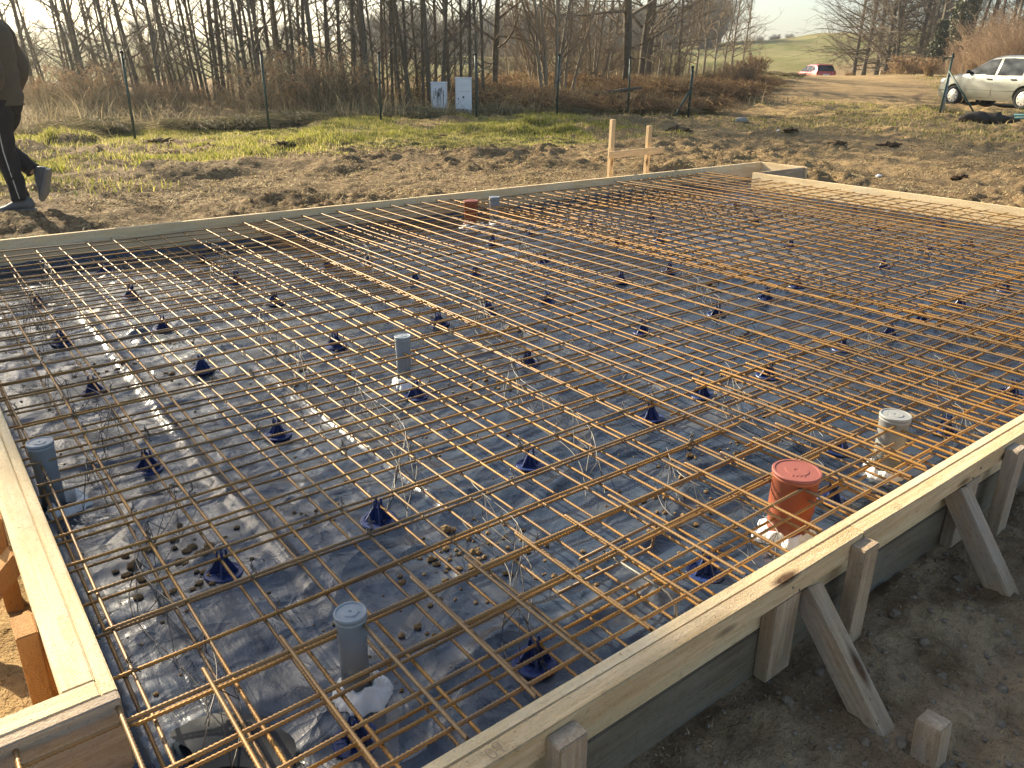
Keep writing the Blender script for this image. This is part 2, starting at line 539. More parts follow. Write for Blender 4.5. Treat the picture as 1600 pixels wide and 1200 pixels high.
def height(x, y):
    x = np.asarray(x, float); y = np.asarray(y, float)
    z = base_height(x, y)
    near = (x < .75) & (y < 5.75) | (y < .8)
    calm = near & (x < 9) & (y < 6)
    g = grass_cover(x, y)
    far = smooth(20, 60, np.hypot(x, y))
    rough = np.where(calm, .36, 1.0) * (1 - .45 * g)
    clod = ridged(x * .75, y * 1.05, 3, 5) - .4
    churn = .55 + .9 * smooth(-.15, .25, fbm(x * .45, y * .6, 3, 33))
    lump = np.abs(fbm(x * 2.3, y * 3.0, 4, 9, .6))
    z = z + rough * (.075 * fbm(x * .8, y * 1.1, 4, 2) + .05 * clod * (1 - far) + churn * (1 - far) * (.115 * (lump - .12) + .05 * (ridged(x * 2.9, y * 4.0, 3, 19) - .45) + .065 * np.abs(fbm(x * 7, y * 9, 4, 21, .65))))
    z = z + far * .25 * fbm(x * .05, y * .05, 4, 12)
    # mound of turned soil here and there in the grass strip
    z = z + .11 * smooth(.22, .5, fbm(x * .7 + 5, y * .9, 3, 77)) * smooth(8, 10, y) * (1 - smooth(15, 17, y)) * (1 - far)
    z = z + near * (fx_near(x, y))
    foot = np.exp(-((x - 1.95) ** 2 / .02 + (y - .18) ** 2 / .006))
    z = z - .035 * foot * (y < .8)
    # keep the site low against the outside of the boards
    band = in_slab(x, y, .35) & ~in_slab(x, y, .0)
    z = np.where(band & (y > 5.7), np.minimum(z, -.12), z)
    return np.where(in_slab(x, y), -.29, z)


def hz(x, y):
    return float(height(np.array([x]), np.array([y]))[0])


def graded(lo, a, b, hi, step, g):
    mid = list(np.arange(a, b + step / 2, step))
    up = []; s = step; p = mid[-1]
    while p < hi:
        s *= g; p += s; up.append(p)
    dn = []; s = step; p = mid[0]
    while p > lo:
        s *= g; p -= s; dn.append(p)
    return np.array(dn[::-1] + mid + up)


gx = graded(-300, -1.3, 9.6, 540, .042, 1.034)
gx = np.unique(np.concatenate([gx[(gx < .25) | (gx > 3.3)], np.arange(.25, 3.3, .018)]))
gy = graded(-40, -.2, 11.2, 560, .042, 1.030)
gy = np.unique(np.concatenate([gy[(gy < -.15) | (gy > .84)], np.arange(-.15, .84, .016)]))
GX, GY = np.meshgrid(gx, gy)
GZ = height(GX.ravel(), GY.ravel())
nx, ny = len(gx), len(gy)
idx = np.arange(nx * ny).reshape(ny, nx)
F = np.stack([idx[:-1, :-1], idx[:-1, 1:], idx[1:, 1:], idx[1:, :-1]], -1).reshape(-1, 4)
fx_, fy_ = GX.ravel(), GY.ravel()
g_ = grass_cover(fx_, fy_)
sand_ = np.clip(((fx_ < .6) & (fy_ < 5.4)) * (1 - smooth(3.5, 5.5, fy_)) * 1.0 + smooth(9, 13, fx_) * (fy_ < 12) * .30 + .25 * smooth(6, 8, fx_) * (fy_ > 5), 0, 1)
# the sandy track that runs past the silver car towards the red one: bare tan earth, ragged edges
tr_ = np.array([(20.5, 13.2), (26, 15.6), (32, 18.2), (38, 21.5), (44, 25.5), (50, 31), (56, 38), (63, 47), (70, 56)])
tcx = np.interp(np.linspace(0, 8, 120), range(9), tr_[:, 0]); tcy = np.interp(np.linspace(0, 8, 120), range(9), tr_[:, 1])


def track_cover(x, y):
    d = np.full(np.shape(x), 1e9)
    for a, b in zip(tcx, tcy): d = np.minimum(d, (x - a) ** 2 + (y - b) ** 2)
    d = np.sqrt(d) + 2.2 * fbm(x * .35, y * .35, 4, 44)
    return 1 - smooth(1.0, 3.2, d)


mt_ = (fx_ > 10) & (fx_ < 85) & (fy_ > 3) & (fy_ < 70)
trk_ = np.zeros_like(fx_); trk_[mt_] = track_cover(fx_[mt_], fy_[mt_])
sand_ = np.maximum(sand_, .62 * trk_); g_ = g_ * (1 - trk_)
near_soil_ = ((fx_ > .3) & (fy_ < .82)) * (1 - smooth(5, 9, fx_)) * 1.0  # soil strip outside the near wall, in a brown of its own
zone_ = np.stack([g_, sand_, near_soil_], -1)
ground = np_mesh('ground', np.stack([fx_, fy_, GZ], -1), F, M_GROUND, None, True, {'zone': zone_})
tag(ground, kind='structure')

def sheet_height(x, y):
    """height of the ground sheet itself (bilinear between its vertices)"""
    zi = GZ.reshape(ny, nx)
    i = np.clip(np.searchsorted(gx, x) - 1, 0, nx - 2); j = np.clip(np.searchsorted(gy, y) - 1, 0, ny - 2)
    u = (x - gx[i]) / (gx[i + 1] - gx[i]); v = (y - gy[j]) / (gy[j + 1] - gy[j])
    return zi[j, i] * (1 - u) * (1 - v) + zi[j, i + 1] * u * (1 - v) + zi[j + 1, i] * (1 - u) * v + zi[j + 1, i + 1] * u * v


def sh(x, y):
    return float(sheet_height(np.array([float(x)]), np.array([float(y)]))[0])


# ------------------------------------------------------------------ blades of grass, straw and stalks (nobody could count them)
def blades(name, mat, X, Y, H, W, tint, lean=.5, Z=None, flat=False):
    n = len(X)
    if Z is None: Z = sheet_height(X, Y)
    a = rng.uniform(0, 2 * PI, n); ca, sa = np.cos(a), np.sin(a)
    b = rng.uniform(0, 2 * PI, n)
    L = H * lean * rng.uniform(.3, 1.3, n)
    V = np.zeros((n, 5, 3))
    for k, (t, w) in enumerate(((0, 1), (0, -1), (.55, .8), (.55, -.8), (1, 0))):
        V[:, k, 0] = X + ca * W * w * .5 + np.cos(b) * L * t ** 1.6
        V[:, k, 1] = Y + sa * W * w * .5 + np.sin(b) * L * t ** 1.6
        V[:, k, 2] = Z - .01 * (t == 0) + H * t * (1 - .25 * lean * t)
    base = np.arange(n)[:, None] * 5
    Fq = (base + np.array([[0, 1, 3, 2]])); Ft = base + np.array([[2, 3, 4, 4]])
    # triangles written as quads would be degenerate: split into triangles
    F3 = np.concatenate([base + np.array([[0, 1, 3]]), base + np.array([[0, 3, 2]]), base + np.array([[2, 3, 4]])])
    T = np.repeat(tint, 5, 0)
    o = np_mesh(name, V.reshape(-1, 3), F3, mat, None, False, {'tint': T})
    return tag(o, kind='stuff')


def scatter(n, x0, x1, y0, y1, fn):
    X = rng.uniform(x0, x1, n); Y = rng.uniform(y0, y1, n)
    k = rng.uniform(0, 1, n) < fn(X, Y)
    return X[k], Y[k]


# green grass strip along the fence
GXs, GYs = scatter(900000, -3, 24, 8.6, 17.5, lambda x, y: np.clip(grass_cover(x, y) ** 1.3 * (.25 + 1.1 * smooth(-.25, .25, fbm(x * 1.3, y * 1.3, 3, 55))), 0, 1) * (1 - .85 * smooth(9, 15, x)))
n = len(GXs)
cl = smooth(-.3, .35, fbm(GXs * .8, GYs * .8, 3, 61))
hh = (.030 + .075 * cl * rng.uniform(.4, 1.25, n)) * (1 + .6 * smooth(.15, .4, fbm(GXs * 2.2, GYs * 2.2, 2, 62)))
gr = rng.uniform(0, 1, (n, 1)); dry = (rng.uniform(0, 1, n) < .30 + .35 * (1 - cl))[:, None]
tint = np.where(dry, np.array([.46, .38, .17]) * (.7 + .6 * gr), np.array([.22, .23, .038]) * (1 - gr) + np.array([.44, .41, .085]) * gr)
tint = np.where((rng.uniform(0, 1, n) < .12)[:, None], np.array([.07, .11, .02]), tint)
blades('grass', M_BLADE, GXs, GYs, hh, .006 + .007 * rng.uniform(0, 1, n), tint, .6)

# dry straw and root litter lying on the churned mud
SX, SY = scatter(330000, -3, 26, 5.7, 16, lambda x, y: np.clip(.12 + .9 * smooth(-.05, .35, fbm(x * .9, y * 1.4, 4, 70)), 0, 1) * (1 - .5 * smooth(14, 24, x)) * ~in_slab(x, y, .12))
X2, Y2 = scatter(110000, 7.6, 26, -1, 6, lambda x, y: np.clip(.10 + .9 * smooth(-.05, .35, fbm(x * .9, y * 1.4, 4, 71)), 0, 1) * (1 - .4 * smooth(14, 24, x)) * ~in_slab(x, y, .12))
SX = np.concatenate([SX, X2]); SY = np.concatenate([SY, Y2]); n = len(SX)
gr = rng.uniform(0, 1, (n, 1))
tint = np.array([.34, .24, .115]) * (1 - gr) + np.array([.66, .53, .29]) * gr
tint = np.where((rng.uniform(0, 1, n) < .3)[:, None], np.array([.11, .07, .04]), tint)
blades('straw_litter', M_STALK, SX, SY, .010 + .040 * rng.uniform(0, 1, n) ** 2, .007 + .009 * rng.uniform(0, 1, n), tint, 2.4)

# sparse dry grass over the field by the cars and the lower hill
DX, DY = scatter(200000, 14, 60, 4, 40, lambda x, y: np.clip(.1 + smooth(-.05, .3, fbm(x * .25, y * .6, 4, 8)), 0, 1) * .8)
kk = (np.hypot((DX - 26.6) / 2.2, (DY - 11) / 3.2) > 1)
dt_ = np.min((DX[:, None] - tcx[None, ::4]) ** 2 + (DY[:, None] - tcy[None, ::4]) ** 2, 1)
kk &= dt_ > 8
DX, DY = DX[kk], DY[kk]; n = len(DX); gr = rng.uniform(0, 1, (n, 1))
tint = np.array([.30, .24, .10]) * (1 - gr) + np.array([.46, .38, .19]) * gr
tint = np.where((rng.uniform(0, 1, n) < .35)[:, None], np.array([.16, .18, .04]), tint)
blades('dry_grass', M_BLADE, DX, DY, .04 + .10 * rng.uniform(0, 1, n) ** 1.5, .012 + .014 * rng.uniform(0, 1, n), tint, .8)

# rank weeds under the trees behind the fence
def weedy(x, y):
    e = fbm(x * .4, y * .4, 3, 90)
    return np.clip(smooth(15.0, 16.3, y + e * 1.2 + .1 * np.maximum(x - 12, 0)) * (1 - .75 * smooth(18.2, 20.5, y + e * 2 - .35 * np.maximum(x - 9, 0))) * (.35 + smooth(-.1, .3, fbm(x * .7, y * .7, 3, 91))), 0, 1) * (1 - smooth(21, 24, x - .5 * (y - 15)))


WX, WY = scatter(105000, -6, 34, 15, 30, weedy)
n = len(WX); gr = rng.uniform(0, 1, (n, 1))
tall = smooth(-.1, .4, fbm(WX * .5, WY * .5, 3, 92))
tint = np.array([.15, .12, .07]) * (1 - gr) + np.array([.40, .33, .19]) * gr
tint = np.where((rng.uniform(0, 1, n) < .10)[:, None], np.array([.50, .40, .24]), tint)
blades('weeds', M_STALK, WX, WY, .12 + (.25 + .65 * tall) * rng.uniform(0, 1, n) ** 1.6, .007 + .008 * rng.uniform(0, 1, n), tint, .75)
# ------------------------------------------------------------------ formwork
def plank(name, mat, parent, p0, p1, up, w, h, wob=.0, seg=1, bevel=.0025):
    """a timber from p0 to p1 (centre line of its top face), h deep along -up, w wide; its own local x runs along it"""
    p0 = Vector(p0); p1 = Vector(p1)
    d = p1 - p0; L = d.length; x = d.normalized()
    z = (Vector(up) - x * Vector(up).dot(x)).normalized(); y = z.cross(x)
    m = MB(); N = max(1, int(L / .35)) if seg else 1
    r = random.Random(int(L * 1000) * 31 + sum(map(ord, name)))
    vs = []
    for i in range(N + 1):
        t = L * i / N
        a = [r.uniform(-wob, wob) for _ in range(4)]
        vs += [Vector((t, -w / 2 + a[0], -h + a[1])), Vector((t, w / 2 + a[2], -h + a[1])), Vector((t, w / 2 + a[2], a[3])), Vector((t, -w / 2 + a[0], a[3]))]
    fs = [(0, 3, 2, 1), tuple(4 * N + k for k in (0, 1, 2, 3))]
    for i in range(N):
        b = 4 * i
        for k in range(4):
            k2 = (k + 1) % 4
            fs.append((b + k, b + k2, b + 4 + k2, b + 4 + k))
    m.add(vs, fs)
    me_o = m.build(name, mat, parent)
    bm = bmesh.new(); bm.from_mesh(me_o.data)
    bmesh.ops.recalc_face_normals(bm, faces=bm.faces)
    sharp = [e for e in bm.edges if len(e.link_faces) == 2 and e.calc_face_angle() > .6]
    bmesh.ops.bevel(bm, geom=sharp, offset=bevel, segments=2, affect='EDGES', clamp_overlap=True)
    bm.to_mesh(me_o.data); bm.free()
    M = Matrix(((x.x, y.x, z.x, p0.x), (x.y, y.y, z.y, p0.y), (x.z, y.z, z.z, p0.z), (0, 0, 0, 1)))
    if parent is not None: M = parent.matrix_basis.inverted() @ M
    me_o.matrix_basis = M
    return me_o


def root(name, label, cat, loc, group=None):
    o = thing(name, label, cat, loc, 0, group)
    return o


UP = (0, 0, 1)
side = 'timber sides of the slab form'
# near side, facing the lens: inner board, rail, lower board, posts, cleats, braces
fw = root('formwork_side', 'near timber form wall with rail, stakes and slanted braces above dark soil', 'formwork', (1.5, .78, -.3), side)
plank('board', M_WOOD2, fw, (-.75, .810, 0), (9.5, .810, .002), UP, .026, .150, .0008)
plank('rail', M_WOOD, fw, (-.75, .776, .001), (1.69, .776, .001), UP, .039, .058, .0012)
plank('rail', M_WOOD, fw, (1.693, .7775, .000), (5.6, .7775, .003), UP, .039, .058, .0012)
plank('rail', M_WOOD, fw, (5.605, .777, .002), (9.5, .777, .001), UP, .039, .058, .0012)
plank('lower_board', M_WOODG, fw, (-.75, .808, -.153), (9.5, .808, -.153), UP, .024, .17, .001)


def stake(par, x, y, w, t, top=-.012, mat=None, depth=.40, tip=True):
    o = plank('post', mat or M_WOODP, par, (x, y, top), (x, y, top - depth), (0, 1, 0), w, t, 0, 0)
    return o


for x in (.708, 1.668, 2.53, 3.55, 4.62, 5.7, 6.8, 7.9):
    # top face at z=-.012; section 65 x 38 mm
    plank('post', M_WOODP, fw, (x, .738 + .019, -.012), (x + .004, .735 + .019, -.42), (0, 1, 0), .066, .038, 0, 0)
for x in (1.40, 2.32, 4.0, 5.9):
    plank('cleat', M_WOODP, fw, (x, .795, -.062), (x + .005, .795, -.285), (0, 1, 0), .095, .035, 0, 0)
for x, y1 in ((1.49, .485), (2.245, .545), (3.9, .50), (5.8, .5)):
    plank('brace', M_WOODP, fw, (x, .752, -.058), (x - .045, y1 - .03, -.335), (0, -.6, 1), .052, .062, 0, 0)
pg = root('ground_peg', 'short square timber peg driven into dark soil at the foot of the brace', 'peg', (1.485, .425, -.3))
plank('peg_body', M_WOODP, pg, (1.468, .462, -.205), (1.458, .442, -.42), (0, 1, .1), .056, .052, 0, 0)
pg2 = root('ground_peg', 'timber peg at the foot of the second brace in dark soil', 'peg', (2.24, .47, -.3))
plank('peg_body', M_WOODP, pg2, (2.25, .495, -.245), (2.24, .480, -.42), (0, 1, .1), .05, .05, 0, 0)

# left wall with its return at the corner
fl = root('formwork_side', 'short timber form wall lit by the sun, meeting the corner with orange-lit stakes', 'formwork', (.08, 3, -.3), side)
plank('board', M_WOOD2, fl, (.107, 1.298, 0), (.112, 5.712, 0), UP, .026, .165, .0008)
plank('rail', M_WOOD2, fl, (.0645, 1.345, .001), (.0685, 5.712, .001), UP, .057, .060, .0012)
plank('lower_board', M_WOODG, fl, (.107, 1.298, -.168), (.112, 5.712, -.168), UP, .024, .17, .001)
plank('board', M_WOODP, fl, (-1.6, 1.285, 0), (.120, 1.285, 0), UP, .026, .26, .0008)
plank('rail', M_WOOD2, fl, (-1.6, 1.3215, .002), (.0935, 1.3215, .001), UP, .046, .060, .0012)
for y in (1.645, 2.17, 3.05, 4.2):
    plank('post', M_WOODO, fl, (.0145, y + .02, -.018), (.010, y + .015, -.40), (0, 1, 0), .040, .085, 0, 0)
plank('post', M_WOODO, fl, (.026, 1.76, -.075), (.044, 1.755, -.36), (0, 1, 0), .016, .06, 0, 0)
for y in (2.02, 3.4):
    plank('brace', M_WOODO, fl, (.034, y, -.062), (-.25, y - .02, -.33), (-.6, 0, 1), .06, .045, 0, 0)

# far wall
ff = root('formwork_side', 'long pine form board with knots closing the slab on the fence side', 'formwork', (4, 5.73, -.2), side)
plank('board', M_WOOD2, ff, (.085, 5.728, .002), (3.44, 5.726, 0), UP, .032, .215, .0008)
plank('board', M_WOOD2, ff, (3.443, 5.725, .001), (8.14, 5.725, 0), UP, .032, .215, .0008)
for x in (.9, 2.1, 3.44, 4.6, 5.8, 7.0):
    plank('post', M_WOODP, ff, (x, 5.762 - .019, -.03), (x, 5.762 - .019, -.42), (0, -1, 0), .06, .038, 0, 0)
# far right wall with the little bay at the corner
fr = root('formwork_side', 'sunlit pine form wall facing us with the small bay at its far end', 'formwork', (7.25, 3, -.2), side)
plank('board', M_WOOD2, fr, (7.249, .823, 0), (7.249, 5.165, 0), UP, .032, .215, .0008)
plank('board', M_WOOD2, fr, (8.155, 5.745, 0), (8.155, 5.11, 0), UP, .03, .215, .0008)
plank('board', M_WOODP, fr, (7.266, 5.150, -.001), (8.20, 5.150, -.001), UP, .03, .215, .0008)
for y in (1.4, 2.6, 3.7, 4.7):
    plank('post', M_WOODP, fr, (7.284, y, -.04), (7.284, y, -.42), (-1, 0, 0), .06, .038, 0, 0)

# nail heads where the rail, cleats and stakes are fixed
for nx0 in (.70, .72, 1.40, 1.43, 1.66, 1.685, 2.30, 2.34, 2.52, 2.545, 3.1):
    m = MB(); m.lathe([(.0034, 0), (.0034, .0012), (.001, .0016)], 10, Matrix.Translation((nx0, .7565 if nx0 not in (.70, .72, 1.66, 1.685, 2.52, 2.545) else .7345, -.030 - .02 * (int(nx0 * 100) % 2))) @ Matrix.Rotation(PI / 2, 4, 'X'))
    o = m.build('nail_head', M_WIRED, fw); o.matrix_basis = fw.matrix_basis.inverted()
# batter board behind the far wall
hb = root('profile_board', 'pine batter frame of two uprights and a crossbar standing behind the far form', 'batter frame', (6.25, 6.02, -.2))
plank('upright', M_WOOD, hb, (5.995, 6.02, .52), (5.995, 6.02, -.45), (0, -1, 0), .052, .042, 0, 0)
plank('upright', M_WOOD, hb, (6.60, 6.07, .434), (6.60, 6.07, -.45), (0, -1, 0), .052, .042, 0, 0)
plank('crossbar', M_WOOD, hb, (5.884, 5.962, .215), (6.70, 5.978, .222), UP, .022, .068, 0, 0)

# pencil figures on the rail
for txt, x, y, s in (('09', .565, .776, .036), ('31', 1.86, .776, .034)):
    cu = bpy.data.curves.new('pencil_mark', 'FONT'); cu.body = txt; cu.size = s; cu.extrude = .0002; cu.offset = -.0009
    o = bpy.data.objects.new('pencil_mark', cu); COL.objects.link(o)
    bpy.context.view_layer.update()
    me_ = bpy.data.meshes.new_from_object(o.evaluated_get(bpy.context.evaluated_depsgraph_get())); bpy.data.objects.remove(o)
    o = bpy.data.objects.new('pencil_mark', me_); COL.objects.link(o)
    o.parent = fw
    o.matrix_basis = fw.matrix_basis.inverted() @ (Matrix.Translation((x, y - .018, .0046)) @ Matrix.Rotation(.25, 4, 'Z') @ Matrix.Shear('XZ', 4, (0, 0)))
    me_.materials.clear(); me_.materials.append(plain('pencil', (.30, .22, .14), .8, .2))

# ------------------------------------------------------------------ the foil
FS = .0115
mx = np.arange(-.75, 7.24, FS); my = np.arange(.822, 5.712, FS)
MXg, MYg = np.meshgrid(mx, my); X, Y = MXg.ravel(), MYg.ravel()
wx = fbm(X * 1.2, Y * 1.2, 3, 100) * .6
rip = ridged(X * .9 + wx, Y * 2.6 + X * .5, 3, 101) - .45
leftw = 1 - .55 * smooth(1.2, 3.0, X)
Zm = -.206 + leftw * (.024 * rip + .012 * (ridged(X * 3.2 + 2 * wx, Y * 6.5, 3, 104) - .45) + .003 * (ridged(X * 6 + 3 * wx, Y * 14, 2, 114) - .45)) + .010 * fbm(X * 1.4, Y * 1.1, 3, 102) + .003 * fbm(X * 14, Y * 14, 3, 107)
for x0, y0, y1, h in ((.632, 1.45, 4.6, .016), (1.11, 1.6, 3.4, .012), (2.35, .9, 3.2, .010), (4.1, 1, 5.5, .010), (5.6, 1, 5.5, .010)):
    c = x0 + .014 * np.sin(Y * 2.1 + x0 * 9)
    Zm += h * np.exp(-((X - c) / .016) ** 2) * smooth(y0, y0 + .3, Y) * (1 - smooth(y1 - .3, y1, Y)) * (.6 + .8 * (fbm(X * 0 + x0, Y * 4, 2, 9) + .5))
rc_ = random.Random(21)
for k in range(95):
    cx_, cy_ = rc_.uniform(.2, 6.5) ** 1.0, rc_.uniform(.9, 5.4)
    if rc_.random() < .5: cx_ = rc_.uniform(.2, 2.4)
    th = rc_.gauss(.25, .5); L_ = rc_.uniform(.15, .7); hgt = rc_.uniform(.004, .012)
    du = (X - cx_) * math.cos(th) + (Y - cy_) * math.sin(th); dv = -(X - cx_) * math.sin(th) + (Y - cy_) * math.cos(th) + .05 * np.sin(du * 5 + k)
    nearm = (np.abs(du) < L_ * 1.5) & (np.abs(dv) < .12)
    Zm[nearm] += hgt * np.exp(-np.abs(dv[nearm]) / .016) * np.exp(-(du[nearm] / L_) ** 4)
Zm -= .045 * np.exp(-(((X - .30) / .10) ** 2 + ((Y - 1.20) / .085) ** 2))
Zm += .05 * np.exp(-((Y - .822) / .02) ** 2) + .05 * np.exp(-((Y - 5.71) / .03) ** 2) + .04 * np.exp(-((X - 7.23) / .03) ** 2)
Zm += .05 * np.exp(-((X - .12) / .015) ** 2) * (Y > 1.27)
ok = ~((X < .105) & (Y > 1.274))
iy, ix = len(my), len(mx)
ii = np.arange(ix * iy).reshape(iy, ix)
MF = np.stack([ii[:-1, :-1], ii[:-1, 1:], ii[1:, 1:], ii[1:, :-1]], -1).reshape(-1, 4)
MF = MF[ok[MF].all(1)]
foil = np_mesh('foil_sheet', np.stack([X, Y, Zm], -1), MF, M_FOIL, None, True)
tag(foil, 'wrinkled blue-black foil spread over the whole slab bed under the mesh', 'foil')
foil_z = Zm.reshape(iy, ix)


def fz(x, y):
    i = int(np.clip((x - mx[0]) / FS, 0, ix - 1)); j = int(np.clip((y - my[0]) / FS, 0, iy - 1))
    return float(foil_z[j, i])


# bay foil
m = MB(); m.add([Vector(p) for p in ((7.24, 5.166, -.19), (8.14, 5.166, -.19), (8.14, 5.712, -.19), (7.24, 5.712, -.19))], [(0, 1, 2, 3)])
tag(m.build('foil_sheet', M_FOIL), 'small piece of dark foil inside the far corner bay', 'foil')

# black sheet standing for the shadow under the tented foil, near corner
fp = MB(); vs = []; fs = []
for i in range(13):
    for j in range(9):
        u, v = i / 12, j / 8
        x = .185 + .17 * u + .03 * v + .02 * math.sin(v * 5); y = 1.19 + .15 * v - .05 * u + .03 * math.sin(u * 4)
        vs.append(Vector((x, y, -.196 + .016 * math.sin(PI * v * .8) * (1 - .6 * u) + .006 * math.sin(u * 6 + v * 3))))
for i in range(12):
    for j in range(8): fs.append((i * 9 + j, (i + 1) * 9 + j, (i + 1) * 9 + j + 1, i * 9 + j + 1))
fp.add(vs, fs)
M_BLACK = plain('black_plastic', (.005, .007, .012), .42, .2, 8, 0, .35)
tag(fp.build('foil_shadow', M_BLACK, None, True), 'black sheet standing for the shadow under tented foil in the near corner', 'foil shadow')

# soil crumbs fallen on the foil
cb = MB()
spots = [(.40, 1.98, .030, 22), (.37, 1.86, .02, 14), (.40, 1.74, .018, 10), (1.0, 1.55, .022, 26), (1.1, 1.50, .02, 24), (.93, 1.42, .018, 20), (1.25, 1.3, .018, 16), (.8, 1.9, .012, 12), (1.6, 1.35, .018, 18), (1.9, 1.5, .015, 16),
         (1.3, 2.9, .016, 22), (1.8, 2.5, .018, 26), (1.75, 1.25, .017, 16), (2.1, 1.5, .02, 18), (.8, 3.3, .014, 24), (.55, 3.6, .02, 20), (.9, 3.8, .014, 26), (2.6, 1.9, .016, 20), (2.4, 2.9, .02, 26), (3.2, 2.2, .018, 22), (3.8, 2.9, .02, 20), (4.4, 3.6, .02, 20), (.62, 1.42, .012, 16), (1.45, 1.08, .012, 14), (2.2, 1.0, .014, 14)]
rr = random.Random(3)
for x, y, r, n in spots:
    for k in range(n):
        d = rr.gauss(0, .085); e = rr.gauss(0, .06); s = r * rr.uniform(.12, .55) * (1.6 if k < 2 else 1)
        px_, py_ = x + d, y + e
        if not in_slab(px_, py_, -.06): continue
        cb.blob((px_, py_, fz(px_, py_) + s * .3), s, rr.randrange(999), .5, 1, (1.2, 1, .6))
for k in range(900):
    px_, py_ = rr.uniform(.2, 5), rr.uniform(.88, 5.5)
    s = rr.uniform(.002, .006)
    cb.blob((px_, py_, fz(px_, py_) + s * .3), s, k, .3, 1, (1.2, 1, .7))
M_CRUMB = plain('soil_crumb', (.20, .135, .07), .95, .5, 40, 0, .1, .5)
tag(cb.build('soil_crumbs', M_CRUMB), kind='stuff')
# crumbs, small stones and sawdust trodden into the soil outside the near wall
sb = MB()
for k in range(800):
    px_, py_ = rr.uniform(.5, 3.4), rr.uniform(.02, .78)
    s = rr.uniform(.003, .009) if k % 14 else rr.uniform(.008, .015)
    sb.blob((px_, py_, sh(px_, py_) + s * .2), s, k, .55, 1 if s < .01 else 2, (1.2, 1, .7))
tag(sb.build('soil_crumbs', plain('dark_crumb', (.20, .155, .11), .95, .6, 60, 0, .1, .5)), kind='stuff')
kx, ky = scatter(2600, .4, 3.4, .30, .78, lambda x, y: .25 + .75 * smooth(.45, .75, y))
gr = rng.uniform(0, 1, (len(kx), 1))
blades('sawdust', M_STALK, kx, ky, .004 + .010 * rng.uniform(0, 1, len(kx)), .002 + .003 * rng.uniform(0, 1, len(kx)), np.array([.5, .36, .2]) * (.6 + .6 * gr), 2.2)

# ------------------------------------------------------------------ rebar
BARS = {}


def bar_mesh(L, r, mat):
    key = (round(L, 3), r, mat.name)
    if key in BARS: return BARS[key]
    pitch = .0095
    N = int(L / pitch) * 2
    s = np.linspace(0, L, N + 1)
    n = 7
    a = np.arange(n) / n * 2 * PI
    rad = np.where(np.arange(N + 1) % 2 == 0, r * .86, r * 1.24)
    sag = .0035 * np.sin(s * 2.3 + L) + .002 * np.sin(s * 5.1)
    V = np.zeros((N + 1, n, 3))
    # the ribs run slanting round the bar
    V[:, :, 0] = s[:, None] + .35 * pitch * np.sin(a)[None, :]
    V[:, :, 1] = rad[:, None] * np.cos(a)[None, :] + sag[:, None]
    V[:, :, 2] = rad[:, None] * np.sin(a)[None, :] + .5 * sag[:, None]
    id_ = np.arange((N + 1) * n).reshape(N + 1, n)
    nx_ = np.roll(id_, -1, 1)
    Fb = np.stack([id_[:-1], nx_[:-1], nx_[1:], id_[1:]], -1).reshape(-1, 4)
    o = np_mesh('bar', V.reshape(-1, 3), Fb, mat, None, False)
    me = o.data
    bpy.data.objects.remove(o)
    BARS[key] = me
    return me


rb = random.Random(11)


def bar(name, par, p, ang, L, r, mat):
    o = bpy.data.objects.new(name, bar_mesh(L, r, mat)); COL.objects.link(o)
    o.parent = par
    q = Vector(p) - Vector(par.location)
    o.location = q + Vector((0, 0, rb.uniform(-.0015, .0015)))
    o.rotation_euler = (rb.uniform(0, 6.28), rb.uniform(-.0012, .0012), ang + rb.uniform(-.0022, .0022))
    return o


def mat_of(label, xs, ys, zx, zy, xr, yr, mat=M_RUST, r=.0038):
    """xs: x of the bars that run along y; ys: y of those that run along x; xr, yr: extents"""
    t = thing('rebar_mat', label, 'rebar mesh', ((xr[0] + xr[1]) / 2, (yr[0] + yr[1]) / 2, zx), 0, 'welded rebar mats of the slab')
    for x in xs:
        bar('lengthwise_bar', t, (x + rb.uniform(-.003, .003), yr[0] + rb.uniform(-.012, .012), zy), PI / 2, yr[1] - yr[0], r, mat)
    for y in ys:
        bar('cross_bar', t, (xr[0] + rb.uniform(-.012, .012), y + rb.uniform(-.003, .003), zx), 0, xr[1] - xr[0], r, mat)
    return t


def steps(a, d, b):
    return [a + d * k for k in range(int((b - a) / d + 1e-6) + 1)]


ZX, ZY = -.052, -.060
# upper layer
mat_of('upper rusty mat along the short sunlit form wall near the person', steps(.163, .1505, 2.0), steps(.949, .1505, 5.66), ZX, ZY, (.135, 2.07), (.838, 5.675))
mat_of('upper rusty mat whose lengthwise bars lie on top, second from the sunlit short wall', steps(1.955, .1505, 3.9), steps(.979, .1505, 5.66), -.045, -.036, (1.92, 3.93), (.84, 5.69))
mat_of('upper rusty mat in front of the grey and orange pipes by the far board', steps(3.80, .1505, 5.8), steps(.94, .1505, 5.66), ZX, ZY, (3.76, 5.86), (.84, 5.675))
mat_of('upper rusty mat reaching the sunlit form wall with the bay', steps(5.72, .1505, 7.2), steps(1.72, .1505, 5.66), -.045, -.037, (5.68, 7.205), (1.65, 5.68))
mat_of('narrow rusty mat lapped on top along the near rail, ending at the corner', [x for x in steps(-1.43, .154, 2.25)], [.885, .985, 1.10, 1.245], -.030, -.022, (-1.55, 2.285), (.838, 1.285), M_RUSTD, .0041)
mat_of('narrow rusty mat along the near form rail around the big orange pipe', steps(2.18, .1505, 4.25), [.90, 1.045, 1.195, 1.345, 1.49, 1.64], -.026, -.018, (2.11, 4.30), (.835, 1.70), M_RUST, .0043)
mat_of('narrow rusty mat along the near form rail at the far end', steps(4.20, .1505, 7.2), [.92, 1.07, 1.22, 1.37, 1.52, 1.67], -.034, -.026, (4.15, 7.20), (.835, 1.80))
